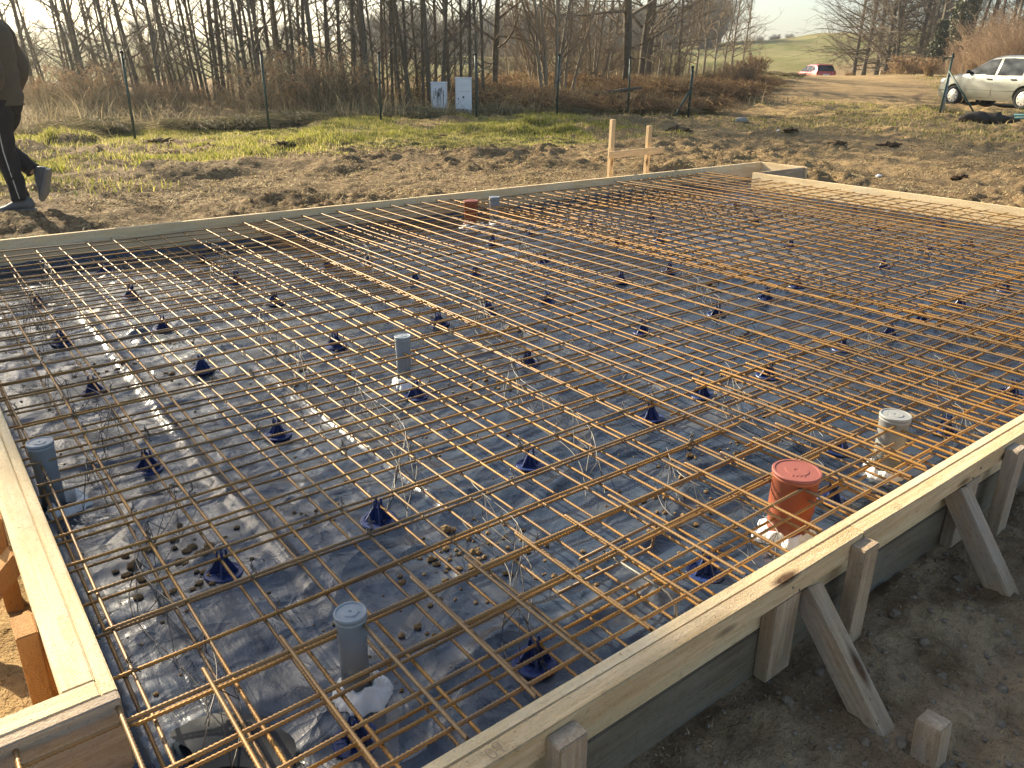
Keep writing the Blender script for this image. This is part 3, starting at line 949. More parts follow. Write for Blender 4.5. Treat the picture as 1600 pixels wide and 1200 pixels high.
# lower layer
LX, LY = -.141, -.149
mat_of('lower rusty mat under the walking person end, held on blue chairs', steps(.158, .1523, 2.1), steps(.906, .1505, 5.66), LX, LY, (.130, 2.15), (.84, 5.67))
mat_of('lower rusty mat on blue chairs in the middle of the slab', steps(2.09, .1505, 4.1), steps(.93, .1505, 5.66), LX - .016, LY + .018, (2.05, 4.15), (.84, 5.67))
mat_of('lower rusty mat on blue chairs towards the bay end', steps(4.02, .1505, 6.0), steps(.906, .1505, 5.66), LX, LY, (3.98, 6.05), (.84, 5.67))
mat_of('lower rusty mat lying against the sunlit bay wall', steps(5.95, .1505, 7.2), steps(.93, .1505, 5.66), LX - .016, LY + .018, (5.9, 7.20), (.84, 5.67))
mat_of('lower rusty mat of the strip running past the near corner', steps(-1.45, .152, .1), [.90, 1.05, 1.20], LX, LY, (-1.55, .12), (.84, 1.26))

# loose hooked bars near the rail
hk = MB()
pts = [(1.175, 1.13, -.048), (1.177, .99, -.046), (1.178, .925, -.047), (1.170, .895, -.055), (1.160, .883, -.085), (1.152, .880, -.16)]
hk.tube(pts, .0042, 8)
tag(hk.build('hooked_bar', M_WIRE, None, True), 'loose bright grey bar with a bent hook lying across the mesh by the near rail', 'bar')
hk = MB()
hk.tube([(1.05, 1.15, -.125), (1.35, 1.15, -.128), (1.37, 1.145, -.12), (1.375, 1.14, -.05), (1.36, 1.138, -.04), (1.1, 1.135, -.042)], .0042, 8)
tag(hk.build('hooked_bar', M_RUSTD, None, True), 'dull u-shaped bar tucked between both mesh layers beside the hooked grey bar', 'bar')

# wire bar spacers: a curved zigzag stand between the layers
WIRES = [((.60, 5.30), (.38, 3.95), .06, 'by the person end of the far board'), ((.40, 3.45), (.34, 2.35), -.07, 'beside the short wall, beyond the grey pipe'), ((.43, 2.22), (.20, 1.20), .07, 'beside the short wall, ending in the corner'),
         ((1.33, 3.70), (1.10, 2.75), .05, 'beyond the small grey pipe in the middle'), ((1.30, 2.58), (.98, 1.70), .05, 'this side of the small grey pipe in the middle'), ((1.17, 1.62), (.90, 1.02), .04, 'ending at the blue chair near the hooked bar'),
         ((1.90, 2.45), (1.53, 1.50), -.05, 'in the middle of the near half'), ((2.42, 3.55), (2.05, 2.55), .05, 'under the lapped bars in the middle'), ((2.50, 1.85), (2.20, 1.20), .04, 'beyond the orange pipe'), ((1.74, 1.45), (1.58, .88), .04, 'beside the orange pipe'),
         ((3.48, 1.75), (3.12, 1.10), .05, 'beyond the dusty grey pipe'), ((2.95, 1.25), (2.70, .86), .03, 'ending at the near rail past the dusty grey pipe'), ((1.6, 5.3), (1.35, 4.3), .06, 'in the far half, third from the person end'), ((2.5, 5.2), (2.2, 4.2), -.05, 'near the far orange pipe'),
         ((3.4, 4.4), (3.1, 3.4), .05, 'this side of the far grey pipe'), ((3.6, 3.2), (3.25, 2.2), -.05, 'in the centre of the slab'), ((4.4, 4.9), (4.1, 3.9), .05, 'beyond the centre of the slab'), ((4.6, 3.3), (4.3, 2.3), .05, 'past the centre towards the bay wall'),
         ((5.4, 4.6), (5.1, 3.6), .05, 'in the far half near the bay'), ((5.5, 2.9), (5.2, 1.9), .05, 'near the bay wall in its nearer half'), ((6.4, 4.3), (6.2, 3.3), .05, 'close by the bay wall'), ((4.3, 1.7), (4.05, 1.0), .04, 'by the near rail at its far end')]
for k, (a, b, amp, where) in enumerate(WIRES):
    t = thing('wire_spacer', 'curved zigzag wire spacer ' + where, 'wire spacer', (a[0], a[1], -.2), 0, 'wire bar spacers between the mesh layers')
    A = Vector((*a, 0)); B = Vector((*b, 0)); D = B - A; L = D.length; nrm = Vector((-D.y, D.x, 0)).normalized()
    N = max(8, int(L / .085))

    def at_(s, off, z):
        c = A + D * s + nrm * (amp * math.sin(s * PI * 2.2 + k) + off)
        return c + Vector((0, 0, z)) - t.location
    zt, zb = -.068, -.190
    top = MB(); top.tube([at_(i / 40, 0, zt) for i in range(41)], .0013, 5)
    top.build('top_wire', M_WIRE, t, True)
    ft = MB()
    for o_ in (-.032, .032): ft.tube([at_(i / 40, o_, zb) for i in range(41)], .0013, 5)
    ft.build('foot_wire', M_WIRED, t, True)
    zz = MB()
    for o_ in (-.032, .032):
        zz.tube([at_(i / N, 0 if i % 2 else o_, zt if i % 2 else zb) for i in range(N + 1)], .0012, 5)
    zz.build('zigzag_wire', M_WIRED, t, True)

# blue plastic chairs
def chair_proto():
    t = thing('bar_chair', '', 'bar chair', (0, 0, 0), 0, 'blue plastic chairs under the lower mesh')
    b = MB()
    b.lathe([(.020, 0), (.047, 0), (.049, .002), (.047, .0052), (.040, .0055), (.0395, .0035), (.022, .0035), (.0215, .006), (.020, .006)], 28, None, True)
    for k in range(6):
        b.box((.018, -.004, .0008), (.041, .004, .0045), Matrix.Rotation(k * PI / 3 + .3, 4, 'Z'))
    b.build('base_ring', M_CHAIR, t, False)
    c = MB()
    c.lathe([(.013, .003), (.0105, .016), (.0095, .032), (.0095, .046)], 12)
    for k in range(4):
        M = Matrix.Rotation(k * PI / 2 + .4, 4, 'Z')
        vs = [M @ Vector(p) for p in ((.012, -.0022, .045), (.012, .0022, .045), (.036, .0022, .004), (.036, -.0022, .004), (.005, -.0022, .045), (.005, .0022, .045), (.010, .0022, .004), (.010, -.0022, .004))]
        c.add(vs, [(0, 1, 2, 3), (4, 7, 6, 5), (0, 4, 5, 1), (3, 2, 6, 7), (0, 3, 7, 4), (1, 5, 6, 2)])
    c.build('stem', M_CHAIR, t)
    h = MB()
    for sx in (-1, 1):
        for sy in (-1, 1):
            h.tube([(sx * .0085, sy * .0065, .043), (sx * .0095, sy * .0068, .056), (sx * .0070, sy * .0068, .066)], [.0035, .0032, .0028], 6)
    h.build('clip', M_CHAIR, t)
    return t


CH = [(0.464, 3.324), (0.471, 2.555), (0.885, 3.298), (0.926, 4.029), (0.476, 4.055), (0.932, 4.662), (1.531, 4.081), (1.495, 3.262), (1.497, 2.544), (2.078, 3.266), (2.842, 4.026), (2.811, 3.277), (2.096, 2.563), (2.421, 3.311), (3.438, 3.315), (2.835, 2.555), (3.879, 3.317), (2.443, 1.852), (2.845, 1.823), (3.445, 1.829), (3.841, 1.805), (3.887, 2.576), (4.192, 1.816), (4.678, 1.836), (5.221, 1.816), (2.446, 1.241), (2.898, 1.089), (3.507, 1.099), (2.099, 1.062), (1.494, 1.058), (4.579, 4.039), (4.168, 4.075), (3.394, 4.001), (2.405, 4.648), (2.426, 4.085), (2.145, 4.702), (1.522, 4.65), (1.531, 5.304), (5.225, 3.317), (7.04, 3.859), (5.185, 2.57), (7.048, 3.067), (3.386, 2.534), (0.49, 1.116), (3.445, 4.655), (0.916, 1.797), (0.465, 1.811), (0.91, 1.067), (0.91, 2.54), (1.499, 1.811), (2.1, 1.817), (4.275, 2.631), (0.494, 4.82), (0.947, 5.358)]
CH += [(5.8, 2.57), (6.4, 3.3), (5.8, 4.05), (6.4, 2.55), (5.2, 4.7), (4.6, 4.8), (6.4, 4.7), (3.9, 4.75), (4.6, 1.07), (5.3, 1.07), (5.9, 1.8)]
rows = {}
for x, y in CH: rows.setdefault(round((y - 1.06) / .745), []).append((x, y))
pc = chair_proto(); first = True
ROWN = ['row along the near rail', 'second row from the near rail', 'third row from the near rail', 'fourth row from the near rail', 'third row from the far board', 'second row from the far board', 'row along the far board']
for rk in sorted(rows):
    for k, (x, y) in enumerate(sorted(rows[rk])):
        lab = 'blue bar chair, %s from the short wall, %s' % (ORD[k], ROWN[min(max(rk, 0), 6)])
        loc = (x, y, fz(x, y) + .001)
        if first:
            pc.location = loc; pc.rotation_euler = (0, 0, .3); pc['label'] = lab; first = False
        else:
            dup(pc, loc, 0, rb.uniform(1.0, 1.1), lab, (rb.gauss(0, .05), rb.gauss(0, .05), rb.uniform(0, 6.28)))

# ------------------------------------------------------------------ pipes
def pipe(x, y, r, top, label, mat, bits=True, seed=0):
    t = thing('drain_pipe', label, 'pipe', (x, y, -.21), rb.uniform(0, 6), 'capped drain pipes standing in the slab bed')
    h = top + .21
    p = MB()
    rp = r * .89
    p.lathe([(rp, 0), (rp, h - 2.0 * r - .012), (rp * 1.01, h - 1.92 * r - .008), (r * .955, h - 1.75 * r), (r * .95, h - .020), (r * 1.0, h - .018), (r * 1.0, h - .011), (r * .96, h - .010)], 40)
    p.build('pipe_socket', mat, t, True)
    c = MB()
    c.lathe([(r * .955, h - .0098), (r * 1.015, h - .0095), (r * 1.02, h - .002), (r * .985, h + .0005), (r * .90, h + .0005), (r * .885, h - .0015), (r * .50, h - .0012), (r * .47, h + .0006), (r * .12, h + .0006), (r * .10, h - .001), (r * .01, h - .001)], 48)
    if bits:
        for k in range(4):
            c.box((-r * .3 + k * r * .16, -r * .55, h - .0016), (-r * .26 + k * r * .16, -r * .42, h + .0002))
    o = c.build('cap', M_ORCAP if mat is M_ORANGE else mat, t, False)
    for f in o.data.polygons: f.use_smooth = len(f.vertices) == 4 and abs(f.normal.z) < .9
    p.v = []
    return t


def collar(x, y, r, R, label, seed, sx=1, sy=1):
    """torn expanding foam round a pipe: one lumpy ring"""
    n, K = 96, 26
    a = np.linspace(0, 2 * PI, n, endpoint=False)[:, None]; s = np.linspace(0, 1, K)[None, :]
    ca, sa = np.cos(a), np.sin(a)
    w = 1 + .55 * fbm(ca * 1.3 + seed, sa * 1.3, 3, seed) + .12 * fbm(ca * 4 + seed, sa * 4, 3, seed + 1)
    rad = r * .92 + (R * w - r * .92) * s
    X_ = rad * ca * sx; Y_ = rad * sa * sy
    prof = np.sin(np.clip(s * 1.04, 0, 1) ** .55 * PI) ** .5
    Z_ = prof * (.020 + .035 * np.clip(fbm(X_ * 22 + seed, Y_ * 22, 4, seed + 2, .55) + .28, 0, 1)) * (1.15 - .5 * s) - .010 * (s > .97)
    X_ = X_ + .006 * fbm(Y_ * 60, X_ * 60, 2, seed + 3) * s; 
    id_ = np.arange(n * K).reshape(n, K); nx_ = np.roll(id_, -1, 0)
    Fq = np.stack([id_[:, :-1], id_[:, 1:], nx_[:, 1:], nx_[:, :-1]], -1).reshape(-1, 4)
    o = np_mesh('foam_collar', np.stack([X_.ravel(), Y_.ravel(), Z_.ravel()], -1), Fq, M_FOAM, None, False)
    o.location = (x, y, fz(x, y) - .002)
    return tag(o, label, 'foam', 'white foam collars round the pipes')


pipe(.552, 1.236, .0335, .004, 'slim grey capped pipe standing nearest the corner of the short wall', M_GREY)
pipe(.179, 2.485, .036, .002, 'grey capped pipe close against the short sunlit wall', M_GREY)
pipe(1.535, 2.700, .0335, .002, 'small grey capped pipe alone in the middle of the mesh', M_GREY)
pipe(2.430, 1.068, .0485, .004, 'dusty grey capped pipe beside the near rail, sunlit on one side', M_LGREY)
pipe(1.835, 1.040, .0665, .003, 'big orange-red capped pipe beside the near rail', M_ORANGE)
pipe(3.700, 5.300, .060, .010, 'distant orange-red capped pipe in front of the far board', M_ORANGE)
pipe(3.960, 5.330, .043, .012, 'distant grey capped pipe in front of the far board', M_GREY)
for x, y, r, R, s, w, sx, sy in ((.560, 1.232, .03, .062, 2, 'slim grey pipe near the corner', 1, 1.1), (.205, 2.445, .03, .062, 5, 'grey pipe against the short wall', 1, 1.1), (1.525, 2.69, .03, .058, 9, 'small grey pipe in the middle', 1, 1.25), (2.425, 1.068, .042, .066, 4, 'dusty grey pipe', 1, 1),
                         (1.835, 1.04, .058, .088, 7, 'big orange pipe', 1, 1), (3.72, 5.27, .05, .10, 11, 'distant orange pipe', 1.2, 1), (4.0, 5.28, .04, .09, 13, 'distant grey pipe', 1.4, 1)):
    collar(x, y, r, R, 'lumpy white foam around the foot of the ' + w, s, sx, sy)

# twisted tie wires at the crossings
tw = thing('tie_wire', 'thin twisted tie wire knotted where two bars of the mesh cross', 'tie wire', (0, 0, 0), 0, 'tie wires on the mesh')
m = MB()
m.tube([(-.008, -.006, -.012), (-.009, .004, .004), (.002, .008, .007), (.007, -.002, .006), (.003, -.006, .010), (.006, .002, .018), (.001, .004, .026), (.004, .000, .034)], .0011, 5)
m.tube([(.007, .006, -.012), (.007, -.005, .003), (.0, -.005, .008), (.004, .004, .016), (.0, .000, .024), (-.006, .003, .031)], .0011, 5)
m.build('wire_twist', M_WIRED, tw, True)
fst = True
for k in range(110):
    gxn = rb.randrange(0, 44); gyn = rb.randrange(0, 29)
    x = .163 + .1505 * gxn; y = 1.25 + .1505 * gyn
    if k < 60: x = .163 + .1505 * rb.randrange(0, 16); y = 1.25 + .1505 * rb.randrange(0, 12)
    if x > 7.1 or y > 5.6: continue
    loc = (x, y, -.052 + (.012 if 1.93 < x < 3.95 else 0))
    if fst: tw.location = loc; fst = False
    else: dup(tw, loc, rb.uniform(0, 6), rb.uniform(.9, 1.3))
# ------------------------------------------------------------------ fence posts
def fence_post(px_x, y, H, label, lean=(0, 0), brace=None, r=.022):
    z = sh(px_x, y)
    t = thing('fence_post', label, 'fence post', (px_x, y, z), 0, 'green steel fence posts without mesh yet')
    m = MB()
    m.tube([(0, 0, -.3), (lean[0] * .5, lean[1] * .5, H * .5), (lean[0], lean[1], H)], [r, r, r], 10)
    m.build('post_tube', M_POST, t, True)
    c = MB(); c.lathe([(r * 1.25, H - .02), (r * 1.25, H + .008), (r * .8, H + .022), (.002, H + .026)], 12, Matrix.Translation((lean[0], lean[1], 0)))
    c.build('post_cap', M_BLACK, t, True)
    w = MB()
    for hz_ in (.35, .8, 1.2):
        w.box((-.012, -r - .018, hz_ - .012), (.012, -r + .004, hz_ + .012), Matrix.Translation((lean[0] * hz_ / H, lean[1] * hz_ / H, 0)))
    w.build('wire_clip', M_BLACK, t)
    if brace:
        b = MB(); b.tube([(lean[0] * .6, lean[1] * .6, H * brace[2]), (brace[0], brace[1], -.12)], [r * .85, r * .85], 8)
        b.build('brace', M_POST, t, True)
    return t


FP = [(3.40, 1.355), (5.72, 1.32), (8.02, 1.29), (10.365, 1.28), (12.65, 1.35), (15.0, 1.335)]
for k, (x, H) in enumerate(FP):
    fence_post(x, 14.6, H, ['thin green post nearest the walking person, rising from bright grass', 'thin green post in front of the tall dry weeds, second along the fence', 'thin green post before the dense trunks, third along the fence', 'thin green post just past the white meter boxes',
                            'thin green post in front of the pale stemmed trees', 'thin green post behind the wooden batter frame'][k], (rb.uniform(-.03, .03), rb.uniform(-.02, .02)))
fence_post(17.3, 14.6, 1.31, 'thicker green fence post propped by a slanted brace at the end of its row', (0, 0), (-.72, 0, .57), .034)
# crossed posts near the silver car
cx, cy = 19.39, 9.0
t = fence_post(cx, cy, 1.24, 'leaning dark post with a short crossbar and two props before the silver car', (.50, .20), (.30, -.75, .72))
m = MB(); m.tube([(.33, .33, 1.16), (.53, .17, 1.18)], .013, 8); m.build('crossbar', M_POST, t, True)
m = MB(); m.tube([(.22, .04, -.15), (.40, .16, .88)], [.036, .030], 8); m.build('brace', plain('galvanised', (.25, .27, .27), .5, .2, 8, .4), t, True)

# ------------------------------------------------------------------ meter cabinets
M_CAB = plain('cabinet_shell', (.74, .76, .78), .55, .1, 4, 0, .35, .1)
M_CABD = plain('cabinet_dark', (.03, .035, .04), .5, .2)


def cabinet(x, y, w, h, rz, label, dirty):
    z = sh(x, y)
    t = thing('meter_cabinet', label, 'meter cabinet', (x, y, z), rz, 'electricity meter cabinets by the fence')
    d = .24
    m = MB(); m.box((-w / 2, -d / 2, -.2), (w / 2, d / 2, h)); m.build('housing', M_CAB, t, bevel=.008)
    m = MB(); m.box((-w / 2 - .012, -d / 2 - .014, h - .001), (w / 2 + .012, d / 2 + .012, h + .03)); m.build('lid', M_CAB, t, bevel=.006)
    splits = [(0.05, .30), (.31, .66), (.67, .83), (.84, .97)] if not dirty else [(.06, .97)]
    for a, b in splits:
        m = MB(); m.box((-w / 2 + .10 * w, -d / 2 - .013, a * h), (w / 2 - .012, -d / 2 - .0005, b * h)); o = m.build('door', M_CAB, t, bevel=.004)
        if b - a > .2:
            q = MB(); q.box((-.018, -d / 2 - .019, (a * .45 + b * .55) * h), (.022, -d / 2 - .0135, (a * .30 + b * .70) * h)); q.build('window', M_CABD, o)
            q = MB(); q.box((-w * .33, -d / 2 - .020, (a + b) / 2 * h - .03), (-w * .28, -d / 2 - .0135, (a + b) / 2 * h + .02)); q.build('latch', M_CABD, o)
    if dirty:
        rs = random.Random(4)
        for k in range(7):
            xx = -w / 2 + w * (.2 + .10 * k); L = rs.uniform(.15, .5) * h; z0 = h * rs.uniform(.72, .92)
            m = MB(); n_ = 7; vs = []
            for i in range(n_):
                zz = z0 - L * i / (n_ - 1); ww = .012 * (1 - .7 * i / n_) * rs.uniform(.5, 1.5)
                vs += [Vector((xx - ww, -d / 2 - .0145, zz)), Vector((xx + ww, -d / 2 - .0145, zz))]
            m.add(vs, [(2 * i, 2 * i + 1, 2 * i + 3, 2 * i + 2) for i in range(n_ - 1)])
            m.build('dirt_streak', M_CABD, t)
    return t


cabinet(11.35, 17.6, .385, .70, -.68, 'white meter cabinet streaked with dark grime, half hidden by weeds', True)
cabinet(11.30, 16.45, .375, .86, -.66, 'clean pale meter cabinet with four small doors beside the green post', False)

# ------------------------------------------------------------------ trees
def wander(p, d, L, n, r, wob, rs, up=.0):
    pts = [Vector(p)]; d = Vector(d).normalized()
    for i in range(n):
        d = (d + Vector((rs.gauss(0, wob), rs.gauss(0, wob), rs.gauss(0, wob) + up))).normalized()
        pts.append(pts[-1] + d * (L / n))
    return pts


def tree_meshes(seed, H, r0, first, nb, bl, sub=5, tw=4, up=.55, wob=.035, stems=1, spread=.25, droop=0.0, twr=.0045, bmul=1.0):
    """trunk and twig builders of a bare tree"""
    rs = random.Random(seed)
    T = MB(); C = MB()
    for s in range(stems):
        a0 = rs.uniform(0, 6.28)
        off = Vector((math.cos(a0), math.sin(a0), 0)) * (0 if stems == 1 else rs.uniform(.05, .25))
        d0 = Vector((math.cos(a0) * spread * (stems > 1) * rs.uniform(.3, 1), math.sin(a0) * spread * (stems > 1) * rs.uniform(.3, 1), 1))
        h = H * rs.uniform(.75, 1.05) if stems > 1 else H
        n = 12
        pts = wander(off + Vector((0, 0, -.25)), d0, h + .25, n, r0, wob, rs, .02)
        rad = [r0 * rs.uniform(.85, 1.1) * (1 - .86 * (i / n)) + .006 for i in range(n + 1)]
        rad[0] *= 1.35
        T.tube(pts, rad, 8)
        for b in range(nb):
            t = first + (1 - first) * ((b + rs.random()) / nb) ** .9
            q = t * n; i = min(int(q), n - 1); p = pts[i].lerp(pts[i + 1], q - i)
            a = rs.uniform(0, 6.28) if stems == 1 else a0 + rs.gauss(0, 1.2)
            dirb = Vector((math.cos(a), math.sin(a), up + rs.gauss(0, .25)))
            L = bl * (1.15 - .75 * t) * rs.uniform(.45, 1.15)
            rb_ = max(.005, min(rad[i] * .5, .006 + L * .011)) * bmul
            bp = wander(p, dirb, L, 5, rb_, .14, rs, .05 - droop)
            C.tube(bp, [rb_ * (1 - .8 * k / 5) + .002 for k in range(6)], 4, False)
            for s2 in range(sub):
                q2 = rs.uniform(.2, 1) * 5; j = min(int(q2), 4); p2 = bp[j].lerp(bp[j + 1], q2 - j)
                d2 = (bp[j + 1] - bp[j]).normalized() + Vector((rs.gauss(0, .7), rs.gauss(0, .7), rs.gauss(.1, .5)))
                L2 = L * rs.uniform(.2, .5)
                sp = wander(p2, d2, L2, 3, 0, .2, rs, .03 - droop)
                C.tube(sp, [twr * 1.3, twr, twr * .8, twr * .5], 3, False)
                for s3 in range(tw):
                    q3 = rs.uniform(.1, 1) * 3; j3 = min(int(q3), 2); p3 = sp[j3].lerp(sp[j3 + 1], q3 - j3)
                    d3 = (sp[j3 + 1] - sp[j3]).normalized() + Vector((rs.gauss(0, .7), rs.gauss(0, .7), rs.gauss(.1, .5)))
                    e = p3 + d3.normalized() * L2 * rs.uniform(.25, .6)
                    C.tube([p3, p3.lerp(e, .5) + Vector((0, 0, .02)), e], [twr * .75, twr * .65, twr * .4], 3, False)
    return T, C


def tree_proto(name, cat, group, mats, **k):
    T, C = tree_meshes(**k)
    r = thing(name, '', cat, (0, 0, 0), 0, group)
    T.build('trunk', mats[0], r, True)
    C.build('crown', mats[1], r, True)
    return r


class Kind:
    """hands out copies of a few prototypes; the first use of each is the prototype itself"""
    def __init__(self, protos): self.p = protos; self.used = [False] * len(protos)

    def put(self, k, loc, rz=0, sc=1.0, label='', rot=None):
        k %= len(self.p); o = self.p[k]
        if not self.used[k]:
            self.used[k] = True
            o.location = loc; o.rotation_euler = rot if rot is not None else (0, 0, rz); o.scale = (sc,) * 3; o['label'] = label
            return o
        return dup(o, loc, rz, sc, label, rot)

    def finish(self):
        for o, u in zip(self.p, self.used):
            if not u:
                for c in list(o.children_recursive): bpy.data.objects.remove(c)
                bpy.data.objects.remove(o)


G_AL = 'bare alders in the belt behind the fence'
alder = Kind([tree_proto('alder_tree', 'bare tree', G_AL, (M_BARK, M_TWIG), seed=20 + k, H=10.5 + k * .4, r0=.042 + .009 * (k % 3), first=.06, nb=54, bl=1.6, sub=4, tw=4, up=.75, wob=.022, twr=.0048) for k in range(6)])
G_BR = 'bare trees past the meter boxes'
birch = Kind([tree_proto('pale_tree', 'bare tree', G_BR, (M_BARKL, M_TWIGL), seed=60 + k, H=7.5, r0=.05, first=.10, nb=26, bl=1.5, sub=5, tw=4, up=.9, stems=6, spread=.22) for k in range(2)])
dark = Kind([tree_proto('dark_tree', 'bare tree', G_BR, (M_BARK, M_TWIG), seed=80 + k, H=12, r0=.15, first=.10, nb=46, bl=4.2, sub=7, tw=5, up=.35, wob=.03, twr=.007) for k in range(3)])
sapl = Kind([tree_proto('young_tree', 'bare tree', G_BR, (M_BARKL, M_TWIGL), seed=100 + k, H=5.5, r0=.045, first=.15, nb=34, bl=1.5, sub=5, tw=4, up=.8, wob=.05, twr=.005) for k in range(3)])
G_RT = 'tall bare trees by the hill'
tall = Kind([tree_proto('tall_tree', 'bare tree', G_RT, (M_BARK, M_TWIG), seed=130 + k, H=17, r0=.22, first=.07, nb=95, bl=5.0, sub=7, tw=5, up=.25, wob=.035, twr=.014, droop=.02, bmul=1.2) for k in range(3)])
slim = Kind([tree_proto('slim_tree', 'bare tree', G_RT, (M_BARK, M_TWIG), seed=150 + k, H=16, r0=.16, first=.1, nb=60, bl=2.6, sub=6, tw=4, up=.6, wob=.025, twr=.010) for k in range(3)])

plan = []      # (kind, proto, px, x, y, rz, sc, rot, word)
ra = random.Random(5)
AL = [22, 34, 48, 60, 66, 100, 108, 118, 126, 133, 150, 158, 165, 172, 180, 186, 193, 205, 214, 232, 240, 247, 256, 262, 268, 274, 281, 290, 300, 306, 313, 322, 330, 337, 345, 352, 360, 372, 381, 388, 396, 402, 409, 417, 425, 434, 441, 452, 460, 468, 477, 486, 493, 503, 511, 520, 531, 540, 549, 556, 565, 574, 581, 588, 597, 603, 611, 618, 625, 634, 641, 652, 660, 672, 680, 688, 693, 703, 712, 721, 735, 748, 757]
for px in AL:
    d = ra.uniform(19.5, 27)
    x, y = spot(px, d)
    y = max(y, 17.3)
    lean = (.09 if px < 330 else .03) + ra.gauss(0, .035)
    # lean towards the person's side
    rot = (lean * .3 + ra.gauss(0, .02), -lean, ra.uniform(0, 6.28))
    m = Matrix.Rotation(-lean * 1.0, 3, Vector((.61, .79, 0))) @ Matrix.Rotation(ra.uniform(0, 6.28), 3, 'Z')
    plan.append((alder, ra.randrange(6), px, x, y, m.to_euler(), ra.uniform(.62, 1.15), 'slim dark bare alder'))
# more of the same belt beyond the picture's edge: it throws the long shadows over the slab
for k, x in enumerate((-6.8, -5.4, -1.7, -.4, .6)):
    y = ra.uniform(17.5, 23)
    plan.append((alder, ra.randrange(6), -50, x, y, Matrix.Rotation(ra.uniform(0, 6.28), 3, 'Z').to_euler(), ra.uniform(.8, 1.15), 'slim dark bare alder'))
for px, d, s in ((862, 23, 1.0), (884, 24.5, .9), (842, 27, .8), (930, 27, .75)): plan.append((birch, len(plan), px, *spot(px, d), (0, 0, ra.uniform(0, 6)), s, 'pale many-stemmed bare tree'))
for px, d, s in ((978, 27, 1.0), (1003, 31, .95), (1014, 33, 1.1), (775, 24, .7), (905, 34, .8), (806, 42, .8), (950, 45, .9), (1060, 44, .7)): plan.append((dark, len(plan), px, *spot(px, d), (0, .03 * ra.gauss(0, 1), ra.uniform(0, 6)), s, 'dark bare tree with a thick trunk'))
for px, d, s in ((1046, 33, 1), (1066, 36, .9), (1088, 34, 1.1), (1100, 38, 1.25), (1118, 36, 1), (1130, 40, 1.1), (1142, 41, 1.2), (1158, 44, 1), (1172, 46, .75), (1182, 56, .6), (830, 30, .9), (905, 28, .8), (1030, 30, .9), (795, 29, .8), (948, 26, .7), (1020, 40, 1.2), (1076, 48, 1.3), (1148, 55, .9)):
    plan.append((sapl, len(plan), px, *spot(px, d), (0, 0, ra.uniform(0, 6)), s, 'young pale bare tree with fine twigs'))
for px, d, s in ((1336, 74, .85), (1352, 72, 1), (1372, 75, 1.05), (1386, 70, .95), (1394, 74, 1.1), (1402, 68, .9), (1432, 70, 1), (1440, 78, 1.1), (1470, 76, .9)): plan.append((tall, len(plan), px, *spot(px, d), (0, .03 * ra.gauss(0, 1), ra.uniform(0, 6)), s, 'tall dark bare tree with spreading limbs'))
for px, d, s in ((1452, 66, .9), (1478, 68, .9), (1508, 66, .95), (1517, 64, 1.0), (1526, 68, 1), (1538, 66, 1.1), (1546, 62, .9), (1553, 70, 1.05), (1562, 64, 1), (1572, 66, 1.1), (1579, 60, .9), (1588, 66, 1), (1598, 62, 1.1), (1612, 64, 1.0), (1630, 60, 1)): plan.append((slim, len(plan), px, *spot(px, d), (0, .06 * ra.gauss(0, 1) + .03, ra.uniform(0, 6)), s, 'tall slim bare tree'))
count = {}
for K, k, px, x, y, rot, s, word in sorted(plan, key=lambda q: q[2]):
    zn = 'outside the picture, throwing shade over the slab' if px < 0 else zone(px)[1]
    key = (word, zn); count[key] = count.get(key, 0) + 1
    if px < 0: lab = word + ' of the belt beyond the walking person'; 
    else: lab = '%s, %s along, %s' % (word, ORD[count[key] - 1], zn)
    K.put(k, (x, y, sh(x, y) - .02), 0, s, lab, rot)
for K in (alder, birch, dark, sapl, tall, slim): K.finish()

# trees wrapped in ivy
def ivy_tree(px, d, H, h0, h1, R, label, seed):
    x, y = spot(px, d)
    T, C = tree_meshes(seed, H, .24, .3, 40, 3.2, 6, 4, .5, .03, twr=.010)
    r = thing('ivy_tree', label, 'ivy-clad tree', (x, y, sh(x, y)), 0, G_RT)
    T.build('trunk', M_BARK, r, True); C.build('crown', M_TWIG, r, True)
    n = 9000
    t = rng.uniform(0, 1, n) ** .9; a = rng.uniform(0, 2 * PI, n)
    prof = .35 + .65 * np.sin(np.clip(t * PI, 0, PI)) ** .6
    lump = 1 + .9 * fbm(a * 1.1 + seed, t * 6, 3, seed)
    rad = R * prof * np.clip(lump, .2, 2) * rng.uniform(.25, 1, n) ** .5
    P = np.stack([rad * np.cos(a), rad * np.sin(a), h0 + (h1 - h0) * t], -1)
    u = rng.normal(0, 1, (n, 3)); u /= np.linalg.norm(u, axis=1)[:, None]
    w = rng.normal(0, 1, (n, 3)); w -= u * (w * u).sum(1)[:, None]; w /= np.linalg.norm(w, axis=1)[:, None]
    s = rng.uniform(.05, .12, n)[:, None]
    V = np.stack([P - u * s, P + w * s * .6, P + u * s, P - w * s * .6], 1).reshape(-1, 3)
    Fq = np.arange(n * 4).reshape(n, 4)
    np_mesh('ivy_leaves', V, Fq, M_IVY, r)
    return r


ivy_tree(1464, 62, 13, .5, 4.6, .75, 'bare tree with a dark bush of ivy round its lower trunk', 201)
ivy_tree(1492, 58, 15, .6, 9.5, .85, 'tree thickly wrapped in green ivy high up its trunk', 202)
ivy_tree(1606, 58, 12, 1.5, 6.2, .9, 'ivy-clad tree at the very edge above the silver car', 203)

